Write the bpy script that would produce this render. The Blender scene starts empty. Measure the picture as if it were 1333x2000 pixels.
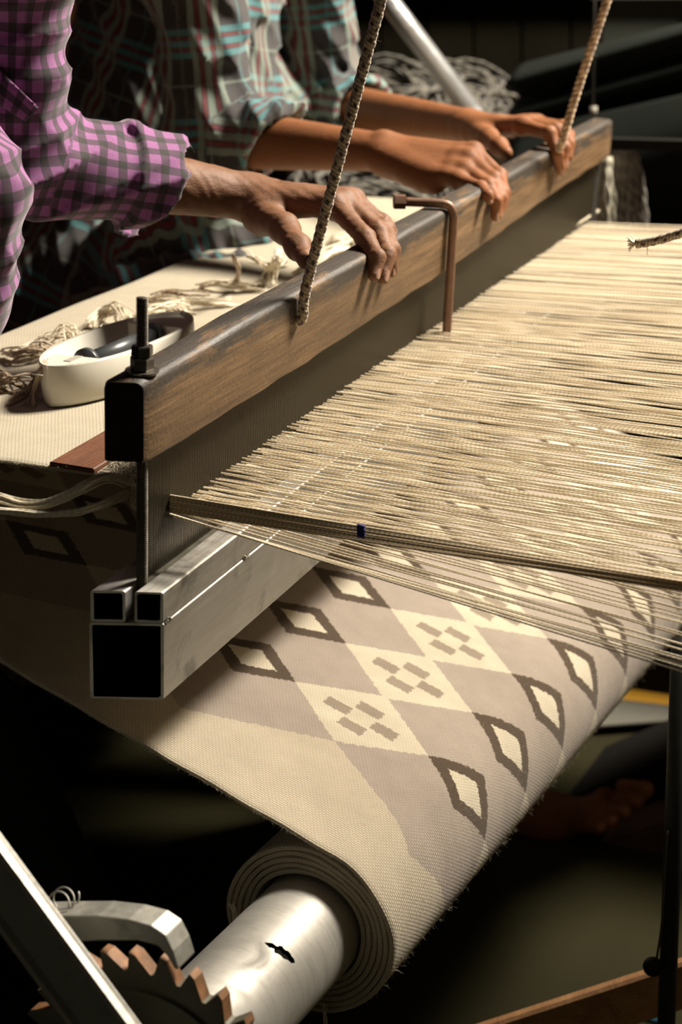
import bpy, bmesh, math, random
import numpy as np
from mathutils import Vector, Matrix
random.seed(7); rng = np.random.RandomState(7)
SC = bpy.context.scene
COL = SC.collection

# ------------------------------------------------------------------ camera
F = 3600.0; CX, CY = 666.5, 1000.0                     # focal length in pixels of the 1333 x 2000 frame
def dc(px, py): return np.array([(px-CX)/F, (CY-py)/F, -1.0])
def nz(v): v = np.asarray(v, float); return v/np.linalg.norm(v)
_u = nz(dc(2440, -180)); _l = -nz(dc(-7100, 50))
_x = nz(_l-_u*np.dot(_l, _u)); _z = np.cross(_x, _u)
R = np.array([_x, _u, _z]); CAM = np.array([0, 0, 1.28])
cam = bpy.data.cameras.new('camera'); camo = bpy.data.objects.new('camera', cam); COL.objects.link(camo)
cam.sensor_fit = 'VERTICAL'; cam.sensor_height = 36.0; cam.lens = F/2000*36
cam.shift_x = 0.0; cam.clip_start = 0.05; cam.clip_end = 60
camo.matrix_world = Matrix([list(R[0])+[CAM[0]], list(R[1])+[CAM[1]], list(R[2])+[CAM[2]], [0, 0, 0, 1]])
cam.dof.use_dof = True; cam.dof.focus_distance = 1.53; cam.dof.aperture_fstop = 6.8
SC.camera = camo
# ------------------------------------------------------------------ world, lights, exposure
w = bpy.data.worlds.new('world'); SC.world = w; w.use_nodes = True
w.node_tree.nodes['Background'].inputs[0].default_value = (1.0, .86, .62, 1)
w.node_tree.nodes['Background'].inputs[1].default_value = 0.007
def area(name, loc, target, sx, sy, power, col):
    l = bpy.data.lights.new(name, 'AREA'); l.shape = 'RECTANGLE'; l.size = sx; l.size_y = sy
    l.energy = power; l.color = col
    o = bpy.data.objects.new(name, l); COL.objects.link(o); o.location = loc
    o.rotation_euler = (Vector(target)-Vector(loc)).to_track_quat('-Z', 'Y').to_euler()
    return o
area('roof_light', (0.50, 3.05, 3.10), (-.6, 1.6, .85), 0.7, .6, 360, (1.0, .905, .765))
area('camera_side_fill', (-.5, -1.3, 1.35), (-.7, 1.3, .6), 1.6, 1.4, 1.8, (1.0, .92, .70))  # weak fill added behind the camera to lift surfaces facing it
SC.view_settings.view_transform = 'Standard'; SC.view_settings.look = 'None'
SC.view_settings.exposure = 0.0; SC.view_settings.gamma = 1.0; SC.view_settings.use_curve_mapping = False

# ------------------------------------------------------------------ geometry of the place, recovered from the photograph
def ray(px, py): return R@dc(px, py)
def atD(px, py, dep): return CAM+ray(px, py)*dep
def hit(px, py, p0, n_):
    r = ray(px, py); return CAM+r*(np.dot(p0-CAM, n_)/np.dot(r, n_))
def onY(px, py, y): r = ray(px, py); return CAM+r*(y/r[1])
def onZ(px, py, z): r = ray(px, py); return CAM+r*((z-CAM[2])/r[2])
RW = atD(330, 985, 1.44); Y0 = RW[1]
ub = nz(R@dc(2317, -390)); _cu = R.T@ub; _a = (275-CX)/F; _yy = (_cu[2]-_a*_cu[0])/_cu[1]
up = nz(-(R@np.array([_a, _yy, -1.]))); xb = np.cross(ub, up)
OB = hit(258, 1203, RW, xb)
def toB(p): q = np.asarray(p)-OB; return np.array([q@xb, q@ub, q@up])
def B(x, y, z): return OB+x*xb+y*ub+z*up
def bX(px, py, x): return toB(hit(px, py, B(x, 0, 0), xb))
def H(px, py, x): return B(*bX(px, py, x))
MB_ = Matrix([[xb[0], ub[0], up[0], OB[0]], [xb[1], ub[1], up[1], OB[1]], [xb[2], ub[2], up[2], OB[2]], [0, 0, 0, 1]])
ur = nz(R@dc(2450, -110))
def ztop(x, y): return .8665+(y-1.2)*.0376-(x+.87)*.012+.0022   # woven cloth on the table side
def onTab(px, py, dz=0):
    z = .87
    for _ in range(6):
        p = onZ(px, py, z); z = ztop(p[0], p[1])+dz
    return onZ(px, py, z)

# ------------------------------------------------------------------ helpers
class M:
    def __init__(s): s.v = []; s.f = []; s.uv = []; s.mi = []; s.sm = []
    def add(s, vs, fs, uvs=None, mi=0, smooth=False):
        o = len(s.v); s.v += [tuple(map(float, p)) for p in vs]
        for k, f in enumerate(fs):
            s.f.append(tuple(o+i for i in f)); s.mi.append(mi); s.sm.append(smooth)
            s.uv += (uvs[k] if uvs else [(0., 0.)]*len(f))
        return s
    def box(s, x0, x1, y0, y1, z0, z1, mi=0):
        vs = [(x, y, z) for x in (x0, x1) for y in (y0, y1) for z in (z0, z1)]
        fs = [(0, 1, 3, 2), (4, 6, 7, 5), (0, 4, 5, 1), (2, 3, 7, 6), (0, 2, 6, 4), (1, 5, 7, 3)]
        return s.add(vs, fs, mi=mi)
    def obox(s, c, ax, half, mi=0):
        ax = [np.asarray(a) for a in ax]; c = np.asarray(c)
        vs = [c+sx*half[0]*ax[0]+sy*half[1]*ax[1]+sz*half[2]*ax[2] for sx in (-1, 1) for sy in (-1, 1) for sz in (-1, 1)]
        fs = [(0, 1, 3, 2), (4, 6, 7, 5), (0, 4, 5, 1), (2, 3, 7, 6), (0, 2, 6, 4), (1, 5, 7, 3)]
        return s.add(vs, fs, mi=mi)
    def tube(s, pts, rad, n=8, caps=True, mi=0, smooth=True, flat=None, v0=0.0):
        P = np.asarray(pts, float); m = len(P)
        if np.isscalar(rad): rad = [rad]*m
        T = np.gradient(P, axis=0); T /= np.linalg.norm(T, axis=1)[:, None]+1e-12
        a = np.array([0, 0, 1.]) if abs(T[0][2]) < .9 else np.array([1., 0, 0])
        N = nz(np.cross(T[0], a)); vs = []; L = v0; Ls = []
        for i in range(m):
            N = nz(N-T[i]*np.dot(N, T[i])); Bn = np.cross(T[i], N)
            if i: L += np.linalg.norm(P[i]-P[i-1])
            Ls.append(L)
            for k in range(n):
                th = 2*math.pi*k/n
                vs.append(P[i]+rad[i]*(math.cos(th)*N+(flat or 1)*math.sin(th)*Bn))
        fs = []; uv = []
        for i in range(m-1):
            for k in range(n):
                k2 = (k+1) % n
                fs.append((i*n+k, i*n+k2, (i+1)*n+k2, (i+1)*n+k))
                uv.append([(k/n, Ls[i]), ((k+1)/n, Ls[i]), ((k+1)/n, Ls[i+1]), (k/n, Ls[i+1])])
        if caps:
            fs.append(tuple(range(n-1, -1, -1))); uv.append([(0, 0)]*n)
            fs.append(tuple((m-1)*n+k for k in range(n))); uv.append([(0, 0)]*n)
        return s.add(vs, fs, uv, mi, smooth)
    def grid(s, G, mi=0, smooth=True, UV=None, wrap=False, flip=False):
        G = np.asarray(G); a, b = G.shape[:2]; vs = G.reshape(-1, 3); fs = []; uv = []
        for i in range(a-1):
            for j in range(b-1+(1 if wrap else 0)):
                j2 = (j+1) % b
                f = (i*b+j, i*b+j2, (i+1)*b+j2, (i+1)*b+j)
                if UV is not None: q = [tuple(UV[i][j]), tuple(UV[i][j2]), tuple(UV[i+1][j2]), tuple(UV[i+1][j])]
                else: q = [(0, 0)]*4
                if flip: f = f[::-1]; q = q[::-1]
                fs.append(f); uv.append(q)
        return s.add(vs, fs, uv, mi, smooth)
    def extrude(s, poly, y0, y1, mi=0, mis=None, smooth=False):   # polygon in x,z extruded along y
        n = len(poly); vs = [(p[0], y0, p[1]) for p in poly]+[(p[0], y1, p[1]) for p in poly]
        s.add(vs, [tuple(range(n))], mi=mi); s.add(vs, [tuple(n+i for i in range(n-1, -1, -1))], mi=mi)
        for i in range(n):
            j = (i+1) % n
            s.add([vs[i], vs[j], vs[n+j], vs[n+i]], [(0, 3, 2, 1)], mi=(mis[i] if mis else mi), smooth=smooth)
        return s
    def mesh(s, name, mats):
        me = bpy.data.meshes.new(name); me.from_pydata(s.v, [], s.f)
        for m_ in (mats if isinstance(mats, (list, tuple)) else [mats]): me.materials.append(m_)
        uvl = me.uv_layers.new(name='UVMap')
        uvl.data.foreach_set('uv', np.array(s.uv, dtype=np.float32).ravel())
        me.polygons.foreach_set('material_index', s.mi); me.polygons.foreach_set('use_smooth', s.sm)
        me.validate(); me.update(); return me
    def build(s, name, mats, parent=None):
        return link(name, s.mesh(name, mats), parent)
def link(name, me, parent=None):
    o = bpy.data.objects.new(name, me); COL.objects.link(o)
    if parent is not None: o.parent = parent; par_local(o, parent)
    return o
def par_local(o, parent): pass
def clean(o, d=1e-5):
    bm = bmesh.new(); bm.from_mesh(o.data); bmesh.ops.remove_doubles(bm, verts=bm.verts, dist=d)
    bmesh.ops.recalc_face_normals(bm, faces=bm.faces); bm.to_mesh(o.data); bm.free(); return o
def tag(o, label=None, cat=None, group=None, kind=None):
    if label: o['label'] = label
    if cat: o['category'] = cat
    if group: o['group'] = group
    if kind: o['kind'] = kind
    return o
def thing(name, label, cat, loc=(0, 0, 0), group=None, mw=None):
    o = bpy.data.objects.new(name, None); COL.objects.link(o); o.empty_display_size = .05
    if mw is not None: o.matrix_world = mw
    else: o.location = loc
    return tag(o, label, cat, group)
def wchild(o, root):          # world-coordinate mesh under an Empty that has its own place
    o.parent = root; o.matrix_parent_inverse = ROOTM[root.name].inverted(); return o
ROOTM = {}
def wthing(name, label, cat, loc, group=None):
    o = thing(name, label, cat, loc, group); ROOTM[o.name] = Matrix.Translation(Vector(loc)); return o
def bez(pts, n):              # smooth interpolation through points (Catmull-Rom)
    P = np.asarray(pts, float); Q = np.vstack([2*P[0]-P[1], P, 2*P[-1]-P[-2]]); out = []
    for u in np.linspace(0, len(P)-1-1e-6, n):
        i = int(u); t = u-i; a, b, c, d = Q[i:i+4]
        out.append(.5*((2*b)+(-a+c)*t+(2*a-5*b+4*c-d)*t*t+(-a+3*b-3*c+d)*t**3))
    return np.array(out)

# ------------------------------------------------------------------ materials
class G:
    def __init__(s, name, rough=.6, metal=0., col=(.5, .5, .5)):
        s.m = bpy.data.materials.new(name); s.m.use_nodes = True; s.t = s.m.node_tree; s.n = s.t.nodes
        s.b = s.n['Principled BSDF']; s.b.inputs['Roughness'].default_value = rough
        s.b.inputs['Metallic'].default_value = metal; s.b.inputs['Base Color'].default_value = (*col, 1)
    def L(s, a, b): s.t.links.new(a, b)
    def setin(s, sock, v):
        if v is None: return
        if hasattr(v, 'links'): s.L(v, sock)
        elif isinstance(v, tuple) and len(v) == 3 and sock.type == 'RGBA': sock.default_value = (*v, 1)
        else: sock.default_value = v
    def math(s, op, a, b=None, c=None, clamp=False):
        n = s.n.new('ShaderNodeMath'); n.operation = op; n.use_clamp = clamp
        for i, v in enumerate((a, b, c)): s.setin(n.inputs[i], v)
        return n.outputs[0]
    def coord(s, which='Object'):
        return s.n.new('ShaderNodeTexCoord').outputs[which]
    def uv(s):
        n = s.n.new('ShaderNodeUVMap'); n.uv_map = 'UVMap'; return n.outputs[0]
    def sep(s, v):
        n = s.n.new('ShaderNodeSeparateXYZ'); s.L(v, n.inputs[0]); return n.outputs
    def mapv(s, v, sc=(1, 1, 1), rot=(0, 0, 0)):
        n = s.n.new('ShaderNodeMapping'); s.L(v, n.inputs[0]); n.inputs['Scale'].default_value = sc
        n.inputs['Rotation'].default_value = rot; return n.outputs[0]
    def noise(s, v, scale, det=3, rough=.5, dist=0):
        n = s.n.new('ShaderNodeTexNoise'); s.L(v, n.inputs['Vector']); n.inputs['Scale'].default_value = scale
        n.inputs['Detail'].default_value = det; n.inputs['Roughness'].default_value = rough
        n.inputs['Distortion'].default_value = dist; return n.outputs[0]
    def ramp(s, f, stops):
        n = s.n.new('ShaderNodeValToRGB'); s.L(f, n.inputs[0]); e = n.color_ramp.elements
        while len(e) < len(stops): e.new(.5)
        for k, (p, c) in enumerate(stops): e[k].position = p; e[k].color = (*c, 1) if len(c) == 3 else c
        return n.outputs[0]
    def mix(s, f, a, b, bt='MIX'):
        n = s.n.new('ShaderNodeMix'); n.data_type = 'RGBA'; n.blend_type = bt
        s.setin(n.inputs[0], f); s.setin(n.inputs[6], a); s.setin(n.inputs[7], b); return n.outputs[2]
    def bump(s, h, dist=.001, strength=.6):
        n = s.n.new('ShaderNodeBump'); s.L(h, n.inputs['Height']); n.inputs['Distance'].default_value = dist
        n.inputs['Strength'].default_value = strength; s.L(n.outputs[0], s.b.inputs['Normal']); return s
    def col(s, c): s.setin(s.b.inputs['Base Color'], c); return s
    def rough(s, r): s.setin(s.b.inputs['Roughness'], r); return s
def simple(name, c, rough=.6, metal=0., sc=40, amt=.25, bump=.0):
    g = G(name, rough, metal, c); n = g.noise(g.coord(), sc, 4)
    if max(c) < .03: g.b.inputs['Specular IOR Level'].default_value = .12
    g.col(g.mix(n, tuple(x*(1-amt) for x in c), tuple(min(1, x*(1+amt)) for x in c)))
    if bump: g.bump(n, bump, .7)
    return g.m
def yarn_mat(name, c1, c2, twist=.004, rough=.85):
    g = G(name, rough); x, y, z = g.sep(g.uv())
    ph = g.math('ADD', x, g.math('DIVIDE', y, twist)); wv = g.math('SINE', g.math('MULTIPLY', ph, 2*math.pi))
    wv = g.math('MULTIPLY_ADD', wv, .5, .5); nn = g.noise(g.coord(), 300, 2)
    big = g.noise(g.coord(), 9, 2)
    f = g.math('ADD', g.math('MULTIPLY', wv, .65), g.math('MULTIPLY', nn, .45), clamp=True)
    f = g.math('MULTIPLY', f, g.math('MULTIPLY_ADD', big, .7, .55), clamp=True)
    g.col(g.mix(f, c1, c2)).bump(g.math('ADD', wv, nn), .0004, .6); g.b.inputs['Sheen Weight'].default_value = .3
    return g.m
CREAM = (.72, .60, .42)
warp_m = yarn_mat('warp_yarn', (.62, .52, .37), (.90, .80, .62))
warp_shaded = yarn_mat('shaded_warp_yarn', (.34, .25, .14), (.74, .60, .40))  # warp yarn with shade put into a browner colour
fray_m = yarn_mat('frayed_yarn', (.60, .52, .38), (.85, .77, .60), .006)
fray_br = yarn_mat('brown_yarn', (.22, .155, .095), (.42, .31, .19), .006)
rope_tan = yarn_mat('tan_rope', (.10, .055, .03), (.62, .42, .25), .012)

def wood(name, c1, c2, c3, sc=(30, 2.2, 30), rough=.55, worn=False):
    g = G(name, rough); co = g.coord(); m = g.mapv(co, sc)
    n1 = g.noise(m, 4, 6, .6, .4); n2 = g.noise(g.mapv(co, (160, 5, 160)), 3, 4, .6); n3 = g.noise(co, 9, 3)
    f = g.math('ADD', g.math('MULTIPLY', n1, .55), g.math('MULTIPLY', n2, .45))
    c = g.ramp(f, [(.32, c1), (.52, c2), (.72, c3)])
    c = g.mix(g.math('MULTIPLY', g.math('SUBTRACT', n3, .45, clamp=True), 2.2, clamp=True), c, tuple(x*.45 for x in c2))
    # pale scratches
    sc_ = g.noise(g.mapv(co, (40, 12, 260), (0.3, 0, 0.2)), 3, 2); s2 = g.math('GREATER_THAN', sc_, .70)
    c = g.mix(g.math('MULTIPLY', s2, .35), c, tuple(min(1, x*1.7) for x in c3))
    if worn:
        x, y, z = g.sep(co)
        top = g.math('MULTIPLY', g.math('SUBTRACT', z, .172), 60, clamp=True)
        wn = g.math('MULTIPLY', g.noise(g.mapv(co, (30, 5, 30)), 3, 5, .7), 1.75)
        spot = g.math('MULTIPLY', top, g.math('SUBTRACT', wn, .62, clamp=True), clamp=True)
        c = g.mix(g.math('MULTIPLY', spot, 5.0, clamp=True), c, (.030, .022, .015))
    g.col(c); g.bump(g.math('ADD', f, g.math('MULTIPLY', g.noise(co, 240, 3, .6), .5)), .0011, .8)
    g.rough(g.math('MULTIPLY_ADD', n2, .35, rough-.15)); return g.m
bar_wood = wood('beater_wood', (.048, .025, .011), (.128, .072, .030), (.215, .132, .060), worn=True)
red_wood = wood('red_wood', (.055, .018, .007), (.12, .042, .016), (.18, .068, .028), (12, 3, 12))
dark_wood = wood('dark_wood', (.03, .012, .006), (.07, .028, .012), (.11, .045, .02), (12, 3, 12))
tan_wood = wood('tan_wood', (.16, .07, .03), (.30, .15, .06), (.42, .24, .11), (12, 3, 12))

def metal(name, c=(.55, .53, .49), rough=.38, streak=(120, 6, 120), dirt=.8):
    g = G(name, rough, .85); co = g.coord()
    n1 = g.noise(g.mapv(co, streak), 2, 5, .65); n2 = g.noise(co, 22, 5, .6, .5); n3 = g.noise(co, 130, 2)
    d = g.math('MULTIPLY', g.math('SUBTRACT', n2, .52, clamp=True), 4.5, clamp=True)
    c0 = g.mix(n1, tuple(x*.75 for x in c), tuple(min(1, x*1.25) for x in c))
    g.col(g.mix(g.math('MULTIPLY', d, dirt), c0, (.10, .085, .06)))
    g.rough(g.math('ADD', g.math('MULTIPLY', n1, .25), g.math('MULTIPLY_ADD', d, .25, rough-.12)))
    g.bump(g.math('ADD', n1, g.math('MULTIPLY', n3, .6)), .0003, .5); return g.m
alu = metal('aluminium', (.55, .53, .49), .46); alu_tube = metal('brushed_tube', (.52, .50, .46), .5, (14, 140, 14), .3); alu_tube.node_tree.nodes['Principled BSDF'].inputs['Metallic'].default_value = .55
alu_dull = metal('dull_aluminium', (.50, .48, .43), .5)
steel_dark = metal('dark_steel', (.11, .10, .085), .45, (60, 60, 60), .5)
steel_rod = metal('rod_steel', (.20, .18, .15), .35, (60, 60, 60), .3)
steel_wire = G('reed_wire_steel', .4, .6, (.085, .072, .048)).m
rust = simple('rust', (.17, .080, .032), .65, .2, 90, .9, .0010)
rust_rod = simple('rusted_rod', (.14, .07, .04), .5, .3, 90, .4, .0003)
gear_m = metal('gear_iron', (.10, .094, .070), .6, (30, 30, 30), .6); gear_m.node_tree.nodes['Principled BSDF'].inputs['Metallic'].default_value = .25
pawl_m = metal('pawl_iron', (.36, .35, .31), .55, (40, 40, 40), .3)
black_m = simple('flat_black', (.006, .005, .004), .8)
plastic = simple('white_plastic', (.58, .55, .46), .35, 0, 15, .08)
plastic_deck = simple('white_plastic_deck', (.76, .73, .66), .4, 0, 30, .06)
black_plastic = simple('dark_plastic', (.045, .05, .052), .35, 0, 30, .2)
ink = simple('blue_ink', (.03, .03, .16), .8)

def skin_mat(name, c):
    g = G(name, .62); g.b.inputs['Specular IOR Level'].default_value = .3; co = g.coord(); n1 = g.noise(co, 28, 4, .6); n2 = g.noise(co, 420, 3, .6); n3 = g.noise(g.mapv(co, (1, 1, 2.2)), 130, 3, .6, .6)
    cc = g.mix(n1, tuple(x*.72 for x in c), tuple(min(1, x*1.28) for x in c)); g.col(cc)
    g.b.inputs['Subsurface Weight'].default_value = .12; g.b.inputs['Subsurface Radius'].default_value = (.012, .005, .003)
    g.bump(g.math('ADD', g.math('MULTIPLY', n2, .5), n3), .0011, .55); return g.m
skin1 = skin_mat('brown_skin', (.15, .068, .033)); skin2 = skin_mat('warm_brown_skin', (.18, .066, .023))
nail_m = G('fingernail', .45, 0, (.27, .15, .095)).m

def fabric_bump(g, s=3600):
    x, y, z = g.sep(g.uv()); a = g.math('SINE', g.math('MULTIPLY', x, s*2)); b = g.math('SINE', g.math('MULTIPLY', y, s*2))
    g.bump(g.math('MULTIPLY', a, b), .00012, .4)
def gingham():
    g = G('purple_gingham', .85); x, y, z = g.sep(g.uv()); P = .0200
    def st(c):
        q = g.math('FRACT', g.math('DIVIDE', c, P)); return g.math('GREATER_THAN', q, .56)
    a = st(x); b = st(y); s = g.math('ADD', a, b)
    c = g.mix(g.math('GREATER_THAN', s, .5), (.30, .098, .275), (.080, .032, .070))
    c = g.mix(g.math('GREATER_THAN', s, 1.5), c, (.012, .010, .008)); n = g.noise(g.coord(), 500, 2)
    g.col(g.mix(g.math('MULTIPLY', n, .4), c, (0.01, .005, .01))); g.b.inputs['Sheen Weight'].default_value = .25; fabric_bump(g); return g.m
ging = gingham()
def plaid():
    g = G('teal_plaid', .85); x, y, z = g.sep(g.uv()); P = .105
    def fr(c, off=0): return g.math('FRACT', g.math('DIVIDE', g.math('ADD', c, off), P))
    def band(f, a, b): return g.math('MULTIPLY', g.math('GREATER_THAN', f, a), g.math('LESS_THAN', f, b))
    def bands(f, L):
        o = None
        for a, b in L:
            q = band(f, a, b); o = q if o is None else g.math('ADD', o, q)
        return o
    fx = fr(x); fy = fr(y, .03)
    base = (.028, .024, .024); teal = (.065, .23, .245); cream = (.21, .26, .21); red = (.14, .018, .022)
    c = g.mix(g.math('MULTIPLY', bands(fy, [(.30, .37), (.43, .50), (.56, .63)]), .62), base, teal)
    c = g.mix(g.math('MULTIPLY', bands(fy, [(.385, .415), (.515, .545)]), .8), c, red)
    c = g.mix(g.math('MULTIPLY', bands(fy, [(.92, .95)]), .45), c, cream)
    c = g.mix(g.math('MULTIPLY', bands(fx, [(.28, .36), (.44, .52), (.60, .68)]), .68), c, cream)
    c = g.mix(g.math('MULTIPLY', bands(fx, [(.375, .425), (.535, .585)]), .8), c, red)
    c = g.mix(g.math('MULTIPLY', bands(fx, [(.95, .98)]), .5), c, teal)
    g.col(c); g.b.inputs['Sheen Weight'].default_value = .2; fabric_bump(g); return g.m
plaid_m = plaid()
trouser = simple('dark_trousers', (.016, .018, .017), .9, 0, 60, .3, .001)
grey_cloth = simple('grey_trousers', (.10, .095, .09), .9, 0, 60, .3, .001)

def weave():
    g = G('woven_wool', .92); uvv = g.uv(); x, y, z = g.sep(uvv)
    rn = g.noise(uvv, 330, 3, .6); rn2 = g.noise(g.mapv(uvv, (1, 1, 1), (0, 0, .5)), 190, 3, .6)
    s = g.math('ADD', x, g.math('MULTIPLY', g.math('SUBTRACT', rn, .5), .0080))
    t = g.math('ADD', y, g.math('MULTIPLY', g.math('SUBTRACT', rn2, .5), .0080))
    v = g.math('ABSOLUTE', g.math('WRAP', g.math('SUBTRACT', t, .2025), .0535, -.0535))
    a = g.math('ABSOLUTE', g.math('WRAP', g.math('ADD', s, .0755), .1172, -.1172))
    b = g.math('ABSOLUTE', g.math('SUBTRACT', a, .1172))
    def dia(p, q, hp, hq): return g.math('LESS_THAN', g.math('ADD', g.math('DIVIDE', p, hp), g.math('DIVIDE', q, hq)), 1.0)
    white = dia(a, v, .0708, .0560); brown = dia(b, v, .0480, .0365); hollow = dia(b, v, .0265, .0190)
    def rect(p, p0, hp, q, q0, hq):
        return g.math('MULTIPLY', g.math('LESS_THAN', g.math('ABSOLUTE', g.math('SUBTRACT', p, p0)), hp), g.math('LESS_THAN', g.math('ABSOLUTE', g.math('SUBTRACT', q, q0)), hq))
    dash = g.math('MAXIMUM', rect(a, .0245, .0125, v, 0, .0078), rect(a, 0, .0125, v, .0195, .0078))
    field = g.math('LESS_THAN', t, g.math('SUBTRACT', .147, g.math('MULTIPLY', a, .64)))
    far_ = g.math('GREATER_THAN', t, .1485); white = g.math('MULTIPLY', white, far_); brown = g.math('MULTIPLY', brown, far_); hollow = g.math('MULTIPLY', hollow, far_); dash = g.math('MULTIPLY', dash, far_)
    plain = g.math('LESS_THAN', s, -.62)
    cream = (.64, .55, .41); cream2 = (.74, .655, .50); taupe = (.45, .375, .31); brown_c = (.082, .049, .023)
    c = g.mix(white, taupe, cream2); c = g.mix(dash, c, (.36, .29, .215))
    c = g.mix(brown, c, brown_c); c = g.mix(hollow, c, cream2)
    c = g.mix(field, c, cream); c = g.mix(plain, c, (.40, .345, .245))  # table side: same plain cloth, colour lowered to tone down the light there
    # weave relief: rows of weft beads
    row = g.math('DIVIDE', y, .0028); par = g.math('MULTIPLY', g.math('FLOOR', row), .5)
    wa = g.math('SINE', g.math('MULTIPLY', row, 2*math.pi)); wb = g.math('SINE', g.math('MULTIPLY', g.math('ADD', g.math('DIVIDE', x, .0036), par), 2*math.pi))
    fz = g.noise(uvv, 900, 3, .6); fz2 = g.noise(uvv, 45, 3)
    h = g.math('ADD', g.math('MULTIPLY', g.math('ADD', wa, wb), .5), g.math('MULTIPLY', fz, 1.1))
    dark = g.math('MULTIPLY_ADD', h, .16, .80); n = g.n.new('ShaderNodeMix'); n.data_type = 'RGBA'; n.blend_type = 'MULTIPLY'
    n.inputs[0].default_value = 1; g.L(c, n.inputs[6]); cb = g.n.new('ShaderNodeCombineColor')
    dd = g.math('MULTIPLY', dark, g.math('MULTIPLY_ADD', fz2, .25, .88))
    for i in range(3): g.L(dd, cb.inputs[i])
    g.L(cb.outputs[0], n.inputs[7]); g.col(n.outputs[2]); g.bump(h, .0007, .6)
    g.b.inputs['Sheen Weight'].default_value = .15; g.b.inputs['Sheen Roughness'].default_value = .6
    return g.m
weave_m = weave()

# ------------------------------------------------------------------ signed-distance modelling for bodies and clothes
def sdf_eval(prims, lo, hi, h, disp=None, D0=None):
    n = np.ceil((hi-lo)/h).astype(int)+1; D = np.full(n, 1.0, np.float32) if D0 is None else D0
    ax = [lo[i]+h*np.arange(n[i], dtype=np.float32) for i in range(3)]
    for p in prims:
        kind, k, sg = p['t'], p.get('k', .01), p.get('s', 1)
        if kind in 'cy':
            a, b = np.asarray(p['a']), np.asarray(p['b']); ra, rb = p['ra'], p.get('rb', p['ra'])
            mr = max(ra, rb)+k+3*h; l, u = np.minimum(a, b)-mr, np.maximum(a, b)+mr
        else:
            c = np.asarray(p['c']); mr = max(p['r'])+k+3*h; l, u = c-mr, c+mr
        i0 = np.clip(np.floor((l-lo)/h).astype(int), 0, n); i1 = np.clip(np.ceil((u-lo)/h).astype(int)+1, 0, n)
        if np.any(i1 <= i0): continue
        X, Y, Z = np.meshgrid(ax[0][i0[0]:i1[0]], ax[1][i0[1]:i1[1]], ax[2][i0[2]:i1[2]], indexing='ij')
        if kind in 'cy':
            d = (b-a).astype(np.float32); LL = float(d@d); x, y, z = X-a[0], Y-a[1], Z-a[2]
            t0 = (x*d[0]+y*d[1]+z*d[2])/LL; t = np.clip(t0, 0, 1)
            rr = np.sqrt((x-t*d[0])**2+(y-t*d[1])**2+(z-t*d[2])**2)
            if kind == 'c': d_ = rr-(ra+(rb-ra)*t)
            else:
                rad = np.sqrt(np.maximum((x-t0*d[0])**2+(y-t0*d[1])**2+(z-t0*d[2])**2, 0))-(ra+(rb-ra)*t)
                ax_ = (np.abs(t0-.5)-.5)*math.sqrt(LL); d_ = np.maximum(rad, ax_)
        else:
            A = np.asarray(p.get('m', np.eye(3)), np.float32); x, y, z = X-c[0], Y-c[1], Z-c[2]; r = p['r']
            q = [(x*A[i][0]+y*A[i][1]+z*A[i][2]) for i in range(3)]
            k0 = np.sqrt(sum((q[i]/r[i])**2 for i in range(3))); k1 = np.sqrt(sum((q[i]/r[i]**2)**2 for i in range(3)))
            d_ = k0*(k0-1)/(k1+1e-9)
        S = D[i0[0]:i1[0], i0[1]:i1[1], i0[2]:i1[2]]
        if sg > 0:
            hh = np.maximum(k-np.abs(S-d_), 0)/k if k > 0 else 0; D[i0[0]:i1[0], i0[1]:i1[1], i0[2]:i1[2]] = np.minimum(S, d_)-hh*hh*k*.25
        else:
            hh = np.maximum(k-np.abs(S+d_), 0)/k if k > 0 else 0; D[i0[0]:i1[0], i0[1]:i1[1], i0[2]:i1[2]] = np.maximum(S, -d_)+hh*hh*k*.25
    if disp is not None:
        mk = np.abs(D) < .03; I = np.argwhere(mk); P = lo+I*h; D[mk] += disp(P).astype(np.float32)
    return D
def snet(D, lo, h):
    S = D < 0; a, b, c = D.shape; act = np.zeros((a-1, b-1, c-1), np.int8)
    for i in (0, 1):
        for j in (0, 1):
            for k in (0, 1): act += S[i:a-1+i, j:b-1+j, k:c-1+k]
    cells = np.argwhere((act > 0) & (act < 8)); idx = -np.ones(act.shape, np.int32); idx[tuple(cells.T)] = np.arange(len(cells))
    acc = np.zeros((len(cells), 3)); cnt = np.zeros(len(cells))
    cs = [(i, j, k) for i in (0, 1) for j in (0, 1) for k in (0, 1)]
    for p in cs:
        for ax in range(3):
            if p[ax]: continue
            q = list(p); q[ax] = 1
            d0 = D[tuple((cells+p).T)]; d1 = D[tuple((cells+q).T)]; m = (d0 < 0) != (d1 < 0)
            t = np.where(m, d0/(d0-d1+1e-12), 0)
            pos = np.array(p)+np.zeros((len(cells), 3)); pos[:, ax] = t
            acc[m] += pos[m]; cnt[m] += 1
    V = lo+h*(cells+acc/np.maximum(cnt, 1)[:, None]); Fs = []
    for ax in range(3):
        o1, o2 = [x for x in range(3) if x != ax]
        s0 = [slice(None)]*3; s1 = [slice(None)]*3; s0[ax] = slice(0, -1); s1[ax] = slice(1, None)
        ch = S[tuple(s0)] != S[tuple(s1)]; E_ = np.argwhere(ch)
        E_ = E_[(E_[:, o1] > 0) & (E_[:, o2] > 0) & (E_[:, o1] < D.shape[o1]-1) & (E_[:, o2] < D.shape[o2]-1)]
        ins = S[tuple(E_.T)]
        def g_(d1, d2): q = E_.copy(); q[:, o1] -= d1; q[:, o2] -= d2; return idx[tuple(q.T)]
        Q = np.stack([g_(1, 1), g_(0, 1), g_(0, 0), g_(1, 0)], 1)
        flip = ins if ax != 1 else ~ins
        Q[~flip] = Q[~flip][:, ::-1]; Fs.append(Q[(Q >= 0).all(1)])
    return V, np.vstack(Fs)
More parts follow.
